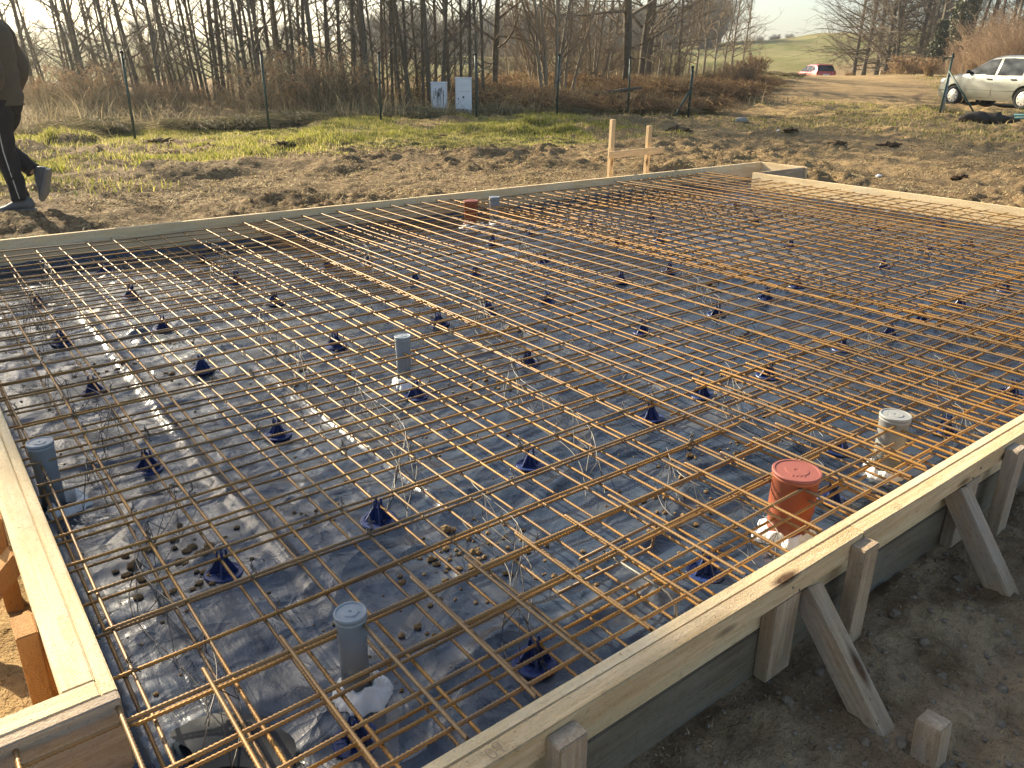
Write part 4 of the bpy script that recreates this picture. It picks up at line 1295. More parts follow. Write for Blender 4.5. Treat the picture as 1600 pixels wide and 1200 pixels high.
# ------------------------------------------------------------------ bushes and dry weeds
def bush_proto(name, cat, group, seed, n, H, R, tints, fine, arch=.5, head=0.0, w=.012, part='stems'):
    """many thin curved stems with side twigs; colours per stem"""
    rs = np.random.default_rng(seed)
    r = thing(name, '', cat, (0, 0, 0), 0, group)
    a = rs.uniform(0, 2 * PI, n); b0 = rs.uniform(0, .35, n) * R
    ht = H * rs.uniform(.45, 1.05, n); out = R * rs.uniform(.2, 1.1, n)
    segs = 5
    Vs = []; Fs = []; Cs = []; off = 0
    tint_n = np.array(tints)[rs.integers(0, len(tints), n)] * rs.uniform(.75, 1.25, (n, 1))

    def ribbon(P, W, c):
        nonlocal off
        k = len(P)
        d = P[1:] - P[:-1]; d = np.concatenate([d, d[-1:]])
        ref = rs.normal(0, 1, 3)
        sdir = np.cross(d, ref); sdir /= (np.linalg.norm(sdir, axis=1)[:, None] + 1e-9)
        sd2 = np.cross(d, sdir); sd2 /= (np.linalg.norm(sd2, axis=1)[:, None] + 1e-9)
        for S in (sdir, sd2):
            Vs.append(np.concatenate([P - S * W[:, None] / 2, P + S * W[:, None] / 2]))
            i = np.arange(k - 1)
            Fs.append(np.stack([i, i + 1, i + 1 + k, i + k], -1) + off)
            Cs.append(np.repeat(c[None], 2 * k, 0)); off += 2 * k
    for i in range(n):
        t = np.linspace(0, 1, segs)
        dx, dy = math.cos(a[i]), math.sin(a[i])
        lat = b0[i] + out[i] * t ** 1.5
        z = ht[i] * (t - arch * .45 * t ** 2.5 * 1.0)
        P = np.stack([dx * lat + .04 * np.sin(t * 6 + i) * H, dy * lat + .04 * np.cos(t * 5 + i * 2) * H, z - .05 * (t == 0)], -1)
        ribbon(P, w * (1.15 - .8 * t), tint_n[i])
        for f in range(fine):
            q = rs.uniform(.25, .98); j = min(int(q * (segs - 1)), segs - 2)
            p0 = P[j] + (P[j + 1] - P[j]) * (q * (segs - 1) - j)
            dd = rs.normal(0, 1, 3); dd[2] = abs(dd[2]) * .9 + .15; dd /= np.linalg.norm(dd)
            L = H * rs.uniform(.07, .22)
            Q = np.stack([p0, p0 + dd * L * .5 + np.array([0, 0, .01]), p0 + dd * L])
            ribbon(Q, w * np.array([.6, .5, .25]), tint_n[i] * rs.uniform(.8, 1.3))
        if head and rs.uniform() < head:
            for f in range(12):
                p0 = P[-1] - (P[-1] - P[-2]) * rs.uniform(0, .9)
                dd = rs.normal(0, 1, 3); dd /= np.linalg.norm(dd)
                Q = np.stack([p0, p0 + dd * H * .04, p0 + dd * H * .07 - np.array([0, 0, .02 * H])])
                ribbon(Q, w * np.array([.8, 1.6, .6]), np.array([.40, .27, .16]) * rs.uniform(.7, 1.2))
    np_mesh(part, np.concatenate(Vs), np.concatenate(Fs), M_STALK, r, False, {'tint': np.concatenate(Cs)})
    return r


BRN = [(.21, .172, .115), (.29, .24, .16), (.15, .125, .085), (.37, .305, .205)]
RED = [(.25, .16, .09), (.33, .215, .115), (.18, .115, .07), (.42, .31, .17)]
TAN = [(.44, .33, .17), (.52, .41, .23), (.34, .25, .13)]
GRY = [(.15, .12, .09), (.22, .175, .125), (.10, .08, .06), (.27, .21, .15)]
weed = Kind([bush_proto('dry_weed_bush', 'dry bush', 'dry weed bushes at the foot of the alders', 300 + k, 60, 1.15, .7, BRN, 8, .3, .5, .009) for k in range(4)])
bram = Kind([bush_proto('bramble_bush', 'bramble', 'reddish bramble mounds past the meter boxes', 320 + k, 170, .95, 1.25, RED, 9, 1.5, 0, .015) for k in range(4)])
twig = Kind([bush_proto('twiggy_bush', 'bare bush', 'twiggy bushes among the trees', 340 + k, 80, 3.0, 1.3, GRY, 14, .2, 0, .013) for k in range(4)])
redb = Kind([bush_proto('willow_bush', 'bare bush', 'reddish bushes behind the cars', 360 + k, 55, 4.4, 2.0, [(.34, .24, .16), (.40, .29, .19), (.28, .19, .125), (.46, .36, .24)], 12, .25, 0, .022) for k in range(3)])
reed = Kind([bush_proto('reed_clump', 'reeds', 'clumps of tan reeds', 380 + k, 170, 1.9, .9, TAN, 2, .25, .5, .030) for k in range(2)])
heap = Kind([bush_proto('grass_tussock', 'tussock', 'grey tussocks of dead grass', 390 + k, 260, .40, .42, [(.30, .24, .14), (.20, .17, .10), (.38, .31, .19), (.14, .14, .06)], 0, 1.4, 0, .010) for k in range(3)])
plan = []
for k in range(40):
    px = 20 + 620 * (k + ra.random()) / 40
    d = ra.uniform(17.8, 23); x, y = spot(px, d); y = max(y, 15.9 + ra.random() * .8)
    big = 1.35 if 430 < px < 540 else 1.0
    plan.append((weed, px, x, y, ra.uniform(.4, .8) * big, 'brown dry weeds'))
for px, d, s in ((500, 17.8, 1.5), (455, 18.2, 1.35), (540, 18.5, 1.3), (136, 17.5, 1.25), (150, 18, 1.1), (398, 17.2, 1.3), (60, 18, 1)): 
    x, y = spot(px, d); plan.append((weed, px, x, max(y, 16.0), s, 'tall brown dry weeds with feathery heads'))
for k in range(46):
    px = 745 + 440 * (k + ra.random()) / 46
    d = ra.uniform(20, 33) + max(0, px - 1000) * .02
    x, y = spot(px, d)
    plan.append((bram, px, x, y, ra.uniform(.8, 1.45), 'reddish bramble mound'))
for k in range(30):
    px = 760 + 420 * (k + ra.random()) / 30
    x, y = spot(px, ra.uniform(27, 44)); plan.append((twig, px, x, y, ra.uniform(.45, .85) * (1 if px < 1060 else .5), 'grey twiggy bush'))
for k in range(9):
    px = 10 + 740 * (k + ra.random()) / 9
    x, y = spot(px, ra.uniform(22, 31)); plan.append((twig, px, x, y, ra.uniform(.5, .85), 'grey twiggy bush'))
for px, d, s in ((1496, 52, .6), (1510, 50, .75), (1524, 50, .85), (1536, 46, .8), (1550, 48, .95), (1562, 44, .8), (1578, 46, .9), (1592, 44, .9), (1606, 44, .9), (1540, 56, 1.1), (1570, 56, 1.15), (1598, 56, 1.2), (1625, 47, 1.0), (1448, 60, .42), (1462, 60, .5), (1475, 57, .5), (1436, 62, .35)):
    x, y = spot(px, d); plan.append((redb, px, x, y, s, 'reddish bare bush'))
for px, d, s in ((1418, 58, 1.2), (1412, 60, 1.0), (1425, 59, 1.0), (1388, 64, .5), (1330, 66, .4), (1455, 42, .55), (1575, 32, .6), (1590, 30, .6), (1560, 34, .5), (1530, 36, .55), (1150, 34, .55), (1168, 35, .6), (1140, 33, .5), (1184, 37, .6), (1160, 31, .45)):
    x, y = spot(px, d); plan.append((reed, px, x, y, s, 'tan reed clump'))
for k in range(60):
    x = ra.uniform(1.5, 19); y = 15.3 + ra.uniform(0, 1.6) + max(0, x - 12) * .12
    plan.append((heap, column(x, y), x, y, ra.uniform(.7, 1.5), 'tussock of dead grass'))
for px, d, s in ((1190, 30, 1.2), (1215, 34, 1.2), (1250, 40, 1.3), (1100, 22, 1.3), (1130, 24, 1.3), (1075, 21.5, 1.2), (1170, 26, 1.2), (1230, 43, 1.4), (1205, 44, 1.6), (1548, 17.6, .9), (1475, 18.3, .8), (1500, 17.9, .7), (1590, 17, .8), (1455, 18.5, .6)):
    x, y = spot(px, d); plan.append((heap, px, x, y, s, 'tussock of dead grass'))
count = {}
for i, (K, px, x, y, s, word) in enumerate(sorted(plan, key=lambda q: q[1])):
    zn = zone(px)[1]; key = (word, zn); count[key] = count.get(key, 0) + 1
    K.put(i, (x, y, sh(x, y) - .02), ra.uniform(0, 6.28), s, '%s, %s along, %s' % (word, ORD[count[key] - 1], zn))
for K in (weed, bram, twig, redb, reed, heap): K.finish()

# hazy woods and hedges on the far side of the fields
M_FAR = plain('far_woods', (.10, .085, .065), .95, .4, .2, 0, .05, .6, 1.2)
far = Kind([bush_proto('distant_tree', 'distant tree', 'distant trees beyond the fields', 400 + k, 170, 9.0, 3.6, [(.13, .105, .08), (.18, .145, .11), (.10, .08, .06)], 16, .3, 0, .09, 'branches') for k in range(3)])
pl = []
for k in range(44):
    px = 560 + 560 * (k + ra.random()) / 44
    pl.append((px, ra.uniform(120, 190), ra.uniform(.6, 1.15)))
for k in range(14): pl.append((-20 + 600 * (k + ra.random()) / 14, ra.uniform(240, 330), ra.uniform(.5, .8)))
for k in range(14): pl.append((1180 + 50 * ra.random() if k < 6 else ra.uniform(1180, 1340), ra.uniform(190, 230), ra.uniform(.12, .3)))
count = {}
for i, (px, d, s) in enumerate(sorted(pl)):
    x, y = spot(px, d); zn = zone(px)[1]; count[zn] = count.get(zn, 0) + 1
    far.put(i, (x, y, sh(x, y) - .1), ra.uniform(0, 6), s, 'hazy distant bare tree, %s along, far off %s' % (ORD[count[zn] - 1], zn))
far.finish()

# fallen branches in the brambles, marker posts, stone, heap and pipes by the crossed posts
x, y = spot(950, 22); z = sh(x, y)
m = MB(); m.tube([(-1.1, .1, .15), (-.3, 0, .42), (.5, .05, .55), (1.0, .2, .62)], [.05, .06, .055, .03], 8); m.tube([(-.3, 0, .42), (-.9, -.3, .35), (-1.3, -.5, .1)], [.035, .03, .015], 6)
o = m.build('fallen_branch', M_BARK, None, True, loc=(x, y, z)); o.rotation_euler = (0, 0, -.75); tag(o, 'dark fallen branch lying across the brambles behind the fence', 'fallen branch')
x, y = spot(1183, 40); z = sh(x, y)
t = thing('marker_post', 'short red and white marker post on the grass bank near the red car', 'marker post', (x, y, z))
m = MB(); m.lathe([(.10, -.2), (.10, .34)], 12); m.build('post_foot', plain('marker_white', (.6, .55, .5), .6), t, True)
m = MB(); m.lathe([(.11, .34), (.11, .62), (.04, .66)], 12); m.build('post_head', plain('marker_red', (.45, .08, .04), .6), t, True)
x, y = spot(1171, 42)
m = MB(); m.tube([(0, 0, -.3), (.02, 0, 1.15)], .06, 8); tag(m.build('wooden_stake', M_WOODG, None, loc=(x, y, sh(x, y))), 'plain grey stake standing beside the red and white marker', 'stake')
for px, d in ((1349, 60), (1378, 62)):
    x, y = spot(px, d); m = MB(); m.tube([(0, 0, -.3), (.06, 0, 1.0 if px > 1360 else .55)], .09, 8)
    tag(m.build('wooden_stake', M_WOODP, None, loc=(x, y, sh(x, y))), 'short pale stake beyond the track, ' + ('taller one under the bare trees' if px > 1360 else 'low one by the red car'), 'stake')
x, y = 15.3, 11.4; m = MB(); m.blob((0, 0, .05), .16, 5, .25, 3, (1.3, .7, .45)); tag(m.build('stone', plain('pale_stone', (.27, .25, .22), .85, .4), None, True, loc=(x, y, sh(x, y))), 'pale flat stone lying on the mud beyond the batter frame', 'stone')
x, y = 19.3, 7.9; z = sh(x, y); m = MB()
rs = random.Random(8)
m.blob((-.28, 0, .12), .22, 31, .35, 3, (1.3, 1, .75)); m.blob((.1, .05, .11), .22, 37, .3, 3, (1.4, 1, .7)); m.blob((.45, 0, .09), .17, 41, .3, 3, (1.2, 1, .7))
o = m.build('debris_heap', plain('dark_heap', (.055, .048, .04), .95, .4, 9, 0, .1, .8, 30), None, True, loc=(x, y, z)); o.rotation_euler = (0, 0, -.7)
tag(o, 'low dark heap of clods beside the crossed posts in front of the silver car', 'soil heap')
for k in range(2):
    m = MB(); m.tube([(0, 0, .06 + .0 * k), (1.8, .0, .07)], .024, 10)
    o = m.build('plastic_pipe', plain('teal_pipe', (.02, .09, .10) if k == 0 else (.03, .14, .16), .5), None, True, loc=(19.25 + .1 * k, 7.35 + .06 * k, sh(19.3, 7.3) + .05 + .05 * k)); o.rotation_euler = (0, 0, -1.0)
    tag(o, ('lower dark teal' if k == 0 else 'upper light teal') + ' plastic pipe lying past the soil heap by the silver car', 'plastic pipe')
# scraps and clods lying about
for px, d, s, lab in ((1405, 9.2, .05, 'white scrap of paper on the straw beyond the bay wall'), (1230, 14.0, .05, 'white scrap lying on shaded mud beyond the batter frame')):
    x, y = spot(px, d); m = MB(); m.blob((0, 0, .01), s, 3, .4, 2, (1, .7, .4)); tag(m.build('paper_scrap', M_FOAM, None, loc=(x, y, sh(x, y))), lab, 'scrap')
M_CLOD = plain('soil_clod', (.10, .068, .042), .95, .5, 14, 0, .1, .8, 40)
cl_pl = [(308, 11.3, .13), (1062, 14.6, .17), (1078, 14.2, .15), (560, 12.5, .12), (230, 11.8, .15), (430, 11.2, .13), (690, 13, .09), (1410, 12.5, .14), (1540, 9.0, .12), (1030, 13.2, .1), (1250, 14, .12), (1330, 12, .12), ]
for i, (px, d, s) in enumerate(sorted(cl_pl)):
    x, y = spot(px, d); m = MB()
    m.blob((0, 0, 0), s * ra.uniform(.6, .9), i * 7, .9, 4, (1.5, 1, .55), 3.0)
    tag(m.build('soil_clod', M_CLOD, None, False, loc=(x, y, sh(x, y))), 'dark turned clod of soil, %s from the person side along the muddy strip' % ORD[i], 'clod', 'dark clods on the mud')
ivy_shade = ivy_tree(-400, 10, 13.5, 3.0, 13.0, .32, 'added ivy-clad tree beyond the picture edge, shading the near corner', 204)
ivy_shade.location = (-3.42, 22.0, sh(-3.42, 22))  # unseen tree added only to shade the bars in the near corner
# ------------------------------------------------------------------ cars
def paint(name, c, flake=.25):
    n = NT(name)
    lw = n.new('ShaderNodeLayerWeight'); lw.inputs['Blend'].default_value = .35
    dirt = n.noise(n.coord('Object'), 3, 5, .6)
    col = n.mix(lw.outputs['Facing'], c, tuple(x * .7 for x in c))
    col = n.mix(n.ramp(dirt, [(.45, 0), (.75, .35)]), col, (.30, .25, .18))
    n.b.inputs['Coat Weight'].default_value = .6; n.b.inputs['Coat Roughness'].default_value = .12
    return n.set(col, .38, flake, .5)


M_SILVER = paint('pale_green_silver_paint', (.25, .26, .225), .3)
M_RED = paint('red_paint', (.45, .028, .012), .05)
M_TYRE = plain('tyre_rubber', (.022, .022, .023), .85, .2, 20, 0, .2)
M_HUB = plain('hubcap', (.50, .49, .45), .4, .1, 10, .3)
M_TRIM = plain('black_trim', (.018, .018, .020), .55, .2, 20)
M_PLATE = plain('plate_white', (.7, .7, .7), .5, .05)
M_LAMPR = plain('tail_lamp', (.35, .02, .015), .25, .1)
M_LAMPC = plain('head_lamp', (.55, .58, .6), .15, .1)


def glass_mat():
    n = NT('car_glass')
    f = n.noise(n.coord('Object'), 2.2, 2)
    return n.set(n.mix(n.ramp(f, [(.4, 0), (.6, 1)]), (.012, .016, .022), (.05, .06, .07)), .15, 0, .08)


M_CGLASS = glass_mat()


def make_car(name, label, loc, heading, mat, L, W, H, WB, prof, belt=.90, group=None):
    """local x forward. prof: (x, z) of the roof line from tail to nose"""
    t = thing(name, label, 'car', loc, heading, group)
    px_ = np.array([p[0] for p in prof]); pz_ = np.array([p[1] for p in prof])
    hw = W / 2

    def plan_w(x):
        u = x / (L / 2)
        return hw * (1 - .20 * max(0, (u - .45) / .55) ** 2.2 - .12 * max(0, (-u - .55) / .45) ** 2.2)

    def half(x, z):
        zr = float(np.interp(x, px_, pz_)); w = plan_w(x)
        if z <= belt:
            q = (z - .55) / .40
            return w * (1 - .045 * q * q)
        return w * (.943 - .235 * (z - belt) / (H - belt))
    xs = np.concatenate([np.linspace(-L / 2, -L / 2 + .25, 7)[:-1], np.linspace(-L / 2 + .25, L / 2 - .3, 46), np.linspace(L / 2 - .3, L / 2, 9)[1:]])
    B = MB(); vs = []; K = 15
    for x in xs:
        zr = float(np.interp(x, px_, pz_)); e = min(1, (L / 2 - abs(x)) / .12)
        zb = .20 + .10 * (1 - max(e, 0)) ** 2
        row = []
        for k in range(9):
            s = k / 8; z = zb + (zr - .055 - zb) * s
            row.append((half(x, z) * (.90 + .10 * min(1, s * 6)), z))
        wtop = row[-1][0]
        row += [(wtop * .955, zr - .022), (wtop * .86, zr), (wtop * .6, zr + .012), (wtop * .3, zr + .02), (0, zr + .022)]
        for y, z in row: vs.append(Vector((x, y, z)))
        for y, z in row[-2::-1]: vs.append(Vector((x, -y, z)))
    R_ = 27; fs = []
    for i in range(len(xs) - 1):
        for k in range(R_ - 1):
            fs.append((i * R_ + k, i * R_ + k + 1, (i + 1) * R_ + k + 1, (i + 1) * R_ + k))
        fs.append((i * R_ + R_ - 1, i * R_, (i + 1) * R_, (i + 1) * R_ + R_ - 1))
    fs.append(tuple(range(R_))); fs.append(tuple((len(xs) - 1) * R_ + k for k in range(R_))[::-1])
    B.add(vs, fs)
    o = B.build('body', mat, t, True)
    bm = bmesh.new(); bm.from_mesh(o.data); bmesh.ops.recalc_face_normals(bm, faces=bm.faces); bm.to_mesh(o.data); bm.free()
    # wheel housings cut out
    wr = .295
    xf, xr = WB / 2 + .02, -WB / 2 + .02
    cuts = []
    for x in (xf, xr):
        for s in (-1, 1):
            c = MB(); c.lathe([(wr + .055, -.16), (wr + .055, .16)], 36, Matrix.Translation((x, s * (hw - .05), wr + .005)) @ Matrix.Rotation(PI / 2, 4, 'X'))
            co = c.build('cutter', M_TRIM); cuts.append(co)
            co.parent = t
            md = o.modifiers.new('cut', 'BOOLEAN'); md.object = co; md.operation = 'DIFFERENCE'; md.solver = 'EXACT'
    bpy.context.view_layer.update()
    dg = bpy.context.evaluated_depsgraph_get()
    me = bpy.data.meshes.new_from_object(o.evaluated_get(dg))
    o.modifiers.clear(); o.data = me
    me.shade_smooth()
    es = o.modifiers.new('edges', 'EDGE_SPLIT'); es.split_angle = .6
    for c in cuts: bpy.data.objects.remove(c)
    for x in (xf, xr):
        for s in (-1, 1):
            M = Matrix.Translation((x, s * (hw - .115), wr)) @ Matrix.Rotation(-s * PI / 2, 4, 'X')
            w = MB(); w.lathe([(.185, -.09), (wr - .02, -.092), (wr, -.06), (wr, .06), (wr - .02, .092), (.195, .085), (.19, .05)], 40, M)
            wo = w.build('wheel', M_TYRE, t, True)
            h = MB(); h.lathe([(.192, .070), (.188, .082), (.15, .074), (.10, .086), (.055, .094), (.01, .096)], 40, M)
            ho = h.build('hubcap', M_HUB, wo, True)
            d = MB()
            for k in range(8):
                a = k * PI / 4
                d.lathe([(.020, .070), (.020, .0835)], 10, M @ Matrix.Translation((.142 * math.cos(a), .142 * math.sin(a), 0)))
            d.build('hubcap_hole', M_TRIM, ho)
            l = MB(); l.lathe([(wr + .05, -.145), (wr + .05, .02)], 30, Matrix.Translation((x, s * (hw - .17), wr + .005)) @ Matrix.Rotation(-s * PI / 2, 4, 'X'), True)
            l.build('wheel_housing', M_TRIM, t)
    return t, half, plan_w, (xf, xr, wr, hw)


def side_panel(nm, t, half, pts, s, mat, off=.006, sub=6, thick=.0):
    """a patch that follows the flank; pts: outline (x, z) as lower and upper edge lists of equal length"""
    lo, hi = pts
    m = MB(); vs = []; fs = []
    n = len(lo); k = sub
    for i in range(n):
        for j in range(k + 1):
            x = lo[i][0] + (hi[i][0] - lo[i][0]) * j / k; z = lo[i][1] + (hi[i][1] - lo[i][1]) * j / k
            vs.append(Vector((x, s * (half(x, z) + off), z)))
    for i in range(n - 1):
        for j in range(k):
            f = (i * (k + 1) + j, (i + 1) * (k + 1) + j, (i + 1) * (k + 1) + j + 1, i * (k + 1) + j + 1)
            fs.append(f if s < 0 else f[::-1])
    m.add(vs, fs)
    return m.build(nm, mat, t, True)


def seam(t, half, path, s, w=.006, parent=None, nm='door_seam'):
    m = MB()
    m.tube([(x, s * (half(x, z) + .0005), z) for x, z in path], w / 2, 5)
    return m.build(nm, M_TRIM, parent or t, True)


# silver hatchback, nose towards the field
P_SIL = [(-1.985, .55), (-1.96, .88), (-1.86, 1.08), (-1.62, 1.33), (-1.35, 1.41), (-.7, 1.45), (-.1, 1.44), (.22, 1.38), (.55, 1.20), (.88, 1.00), (1.02, .945), (1.35, .895), (1.65, .83), (1.85, .74), (1.95, .62), (1.985, .48)]
CL = (27.2, 10.75)
hd = math.atan2(2.29, .81)
zc = sh(*CL)
car, half, pw, (xf, xr, wr, hw) = make_car('parked_car', 'pale silver-green hatchback parked side-on on the muddy grass', (CL[0], CL[1], -.055), hd, M_SILVER, 3.97, 1.65, 1.45, 2.46, P_SIL)
for s in (1, -1):
    for lo, hi in (([( .86, .935), (.6, .925), (.2, .915), (-.10, .91)], [(.86, .945), (.58, 1.14), (.22, 1.325), (-.10, 1.365)]),
                   ([(-.20, .91), (-.5, .91), (-.95, .915), (-1.02, .92)], [(-.20, 1.37), (-.5, 1.375), (-.95, 1.35), (-1.02, 1.33)]),
                   ([(-1.10, .95), (-1.35, .98), (-1.60, 1.06)], [(-1.10, 1.31), (-1.35, 1.27), (-1.58, 1.14)])):
        side_panel('side_window', car, half, (lo, hi), s, M_CGLASS, .014)
    dr = seam(car, half, [(.90, .90), (.86, .60), (.80, .36), (.70, .27), (-.10, .27)], s, .008)
    seam(car, half, [(-.15, 1.37), (-.15, .90), (-.13, .5), (-.10, .27)], s, .008)
    seam(car, half, [(-.10, .27), (-.75, .27), (-.92, .42), (-1.04, .66), (-1.06, .92), (-1.06, 1.32)], s, .008)
    seam(car, half, [(.82, .50), (.3, .49), (-.5, .48), (-.92, .49)], s, .010, nm='side_trim')
    for x in (.02, -.80):
        m = MB(); m.box((x - .10, -.016, -.018), (x + .08, .016, .018), Matrix.Translation((0, s * (half(x, .80) + .016), .80))); m.build('door_handle', M_TRIM, car, bevel=.006)
    m = MB(); m.blob((.80, s * (half(.80, .96) + .075), .985), .085, 3, .08, 3, (.75, .9, .75)); m.build('side_mirror', M_TRIM, car, True)
    m = MB(); m.blob((1.80, s * (pw(1.80) * .90), .70), .15, 8, .05, 3, (1.0, .55, .6)); m.build('headlight', M_LAMPC, car, True)
    m = MB(); m.blob((-1.90, s * (pw(-1.9) * .92), .90), .13, 9, .05, 3, (.5, .45, 1.4)); m.build('tail_light', M_LAMPR, car, True)
    seam(car, half, [(1.93, .43), (1.75, .45), (1.58, .45)], s, .03, nm='bumper_strip')
m = MB()
m.add([Vector(p) for p in ((.60, -.60, 1.185), (.60, .60, 1.185), (.90, .68, 1.01), (.90, -.68, 1.01), (.30, -.53, 1.365), (.30, .53, 1.365))], [(0, 1, 2, 3), (4, 5, 1, 0)])
m.build('windscreen', M_CGLASS, car, True)
m = MB(); m.box((1.955, -.45, .30), (2.0, .45, .50)); m.build('grille', M_TRIM, car, bevel=.01)
m = MB(); m.box((1.99, -.26, .40), (2.012, .26, .51)); m.build('number_plate', M_PLATE, car, bevel=.003)
# small red car beyond the ridge, seen from behind
P_RED = [(-1.985, .50), (-1.97, .86), (-1.90, 1.00), (-1.70, 1.30), (-1.50, 1.43), (-1.2, 1.47), (-.4, 1.48), (.2, 1.42), (.55, 1.22), (.9, 1.00), (1.05, .95), (1.4, .90), (1.7, .82), (1.88, .70), (1.985, .45)]
xr_, yr_ = spot(1276, 62)
hdr = math.atan2(CF.y, CF.x) - math.radians(21.5) + math.radians(26)
rc, half2, pw2, _ = make_car('parked_car', 'small red hatchback seen from behind, half hidden beyond the grassy ridge', (xr_, yr_, -.34), hdr, M_RED, 3.97, 1.74, 1.48, 2.46, P_RED)
for s in (1, -1):
    for lo, hi in (([(.86, .94), (.2, .93), (-.10, .93)], [(.86, .96), (.22, 1.34), (-.10, 1.38)]), ([(-.18, .93), (-.95, .94), (-1.02, .95)], [(-.18, 1.385), (-.95, 1.37), (-1.02, 1.35)]), ([(-1.10, 1.0), (-1.35, 1.03), (-1.55, 1.1)], [(-1.10, 1.33), (-1.35, 1.29), (-1.53, 1.17)])):
        side_panel('side_window', rc, half2, (lo, hi), s, M_CGLASS, .014)
    m = MB(); m.blob((-1.93, s * (pw2(-1.93) * .90), .88), .14, 4, .05, 3, (.35, .6, 1.1)); m.build('tail_light', M_LAMPR, rc, True)
m = MB()
m.add([Vector(p) for p in ((-1.925, -.66, .99), (-1.925, .66, .99), (-1.745, .60, 1.27), (-1.745, -.60, 1.27), (-1.60, -.56, 1.395), (-1.60, .56, 1.395))], [(0, 3, 2, 1), (3, 4, 5, 2)])
m.v = [p + Vector((-.03, 0, .02)) for p in m.v]
m.build('rear_window', M_CGLASS, rc, True)
m = MB(); m.box((-2.02, -.27, .66), (-1.985, .27, .79)); m.build('number_plate', M_PLATE, rc, bevel=.003)
m = MB(); m.box((-1.74, -.60, 1.42), (-1.50, .60, 1.455), Matrix.Translation((-.03, 0, .02))); m.build('spoiler', M_RED, rc, bevel=.01)
m = MB(); m.box((-2.03, -.80, .26), (-1.93, .80, .46)); m.build('bumper', M_RED, rc, bevel=.03)
# ------------------------------------------------------------------ the walking person
M_SKIN = plain('skin', (.50, .32, .24), .55, .06, 20, 0, .35)
M_HAIR = plain('brown_hair', (.05, .033, .02), .6, .3, 40)


def cloth(name, c, var=.2, fold=.35):
    n = NT(name)
    v = n.coord('Object')
    col = n.mix(n.noise(v, 3, 4), tuple(x * (1 - var) for x in c), tuple(x * (1 + var) for x in c))
    nm = n.bump(n.noise(n.coord('Object', (5, 5, 14)), 1.4, 3, .5, .8), fold, .03)
    nm = n.bump(n.noise(v, 220, 2), .15, .002, nm)
    return n.set(col, .85, 0, .2, nm)


M_JACKET = cloth('dark_olive_jacket', (.085, .072, .052))
M_TROUS = cloth('black_trousers', (.020, .019, .021))
M_SHOE = plain('grey_trainer', (.085, .088, .095), .6, .3, 25, 0, .3, .5, 90)
M_SOLE = plain('pale_sole', (.16, .155, .145), .7, .15)
M_PIPING = plain('white_piping', (.42, .42, .40), .7, .05)

PX0, PY0 = .885, 7.95
pz0 = sh(PX0, PY0)
fdir = Vector((-.79, .61, 0))            # walks towards the picture's edge
ldir = Vector((-.61, -.79, 0))           # the person's left hand side faces the lens
per = thing('person', 'person in dark jacket and black track trousers walking past, one hand in pocket', 'person', (PX0, PY0, pz0))


def W(f, l, z):
    return fdir * f + ldir * l + Vector((0, 0, z))


def skin(name, pts, edges, rad, mat, parent, root=0, sub=2):
    me = bpy.data.meshes.new(name)
    me.from_pydata([tuple(W(*p)) for p in pts], edges, [])
    o = bpy.data.objects.new(name, me); COL.objects.link(o); o.parent = parent
    sk = o.modifiers.new('skin', 'SKIN'); sk.use_smooth_shade = True
    for i, r in enumerate(rad):
        sv = me.skin_vertices[0].data[i]
        sv.radius = r if hasattr(r, '__len__') else (r, r)
        sv.use_root = (i == root)
    ss = o.modifiers.new('sub', 'SUBSURF'); ss.levels = sub; ss.render_levels = sub
    me.materials.append(mat)
    bpy.context.view_layer.update()
    dg = bpy.context.evaluated_depsgraph_get()
    m2 = bpy.data.meshes.new_from_object(o.evaluated_get(dg))
    o.modifiers.clear(); o.data = m2
    if not m2.materials: m2.materials.append(mat)
    m2.shade_smooth()
    return o


# one continuous body: pelvis, spine, neck, head core, both arms and both legs
J = {
    'pelvis': ((0, 0, .94), .125), 'waist': ((.01, 0, 1.10), .115), 'chest': ((.015, 0, 1.30), .135), 'upper': ((.015, 0, 1.43), .10), 'neck': ((.035, 0, 1.53), .055), 'skull0': ((.065, 0, 1.60), .070), 'skull1': ((.075, 0, 1.68), .088), 'skull2': ((.065, 0, 1.745), .070),
    'lsh': ((.0, .17, 1.43), .062), 'lel': ((-.13, .27, 1.14), .045), 'lwr': ((.045, .215, .93), .032), 'lpalm': ((.085, .185, .875), .034),
    'rsh': ((.03, -.17, 1.43), .062), 'rel': ((-.02, -.24, 1.15), .045), 'rwr': ((.10, -.22, .92), .030), 'rpalm': ((.14, -.215, .86), .033),
    'lhip': ((.0, .095, .90), .090), 'lkn': ((.01, .10, .50), .058), 'lan': ((-.045, .105, .10), .040),
    'rhip': ((.01, -.095, .90), .090), 'rkn': ((.20, -.095, .55), .058), 'ran': ((-.085, -.09, .30), .040)}
names = list(J)
E_ = [('pelvis', 'waist'), ('waist', 'chest'), ('chest', 'upper'), ('upper', 'neck'), ('neck', 'skull0'), ('skull0', 'skull1'), ('skull1', 'skull2'), ('upper', 'lsh'), ('lsh', 'lel'), ('lel', 'lwr'), ('lwr', 'lpalm'), ('upper', 'rsh'), ('rsh', 'rel'), ('rel', 'rwr'), ('rwr', 'rpalm'), ('pelvis', 'lhip'), ('lhip', 'lkn'), ('lkn', 'lan'), ('pelvis', 'rhip'), ('rhip', 'rkn'), ('rkn', 'ran')]
pts = [J[n][0] for n in names]; rad = [J[n][1] for n in names]; ed = [(names.index(a), names.index(b)) for a, b in E_]
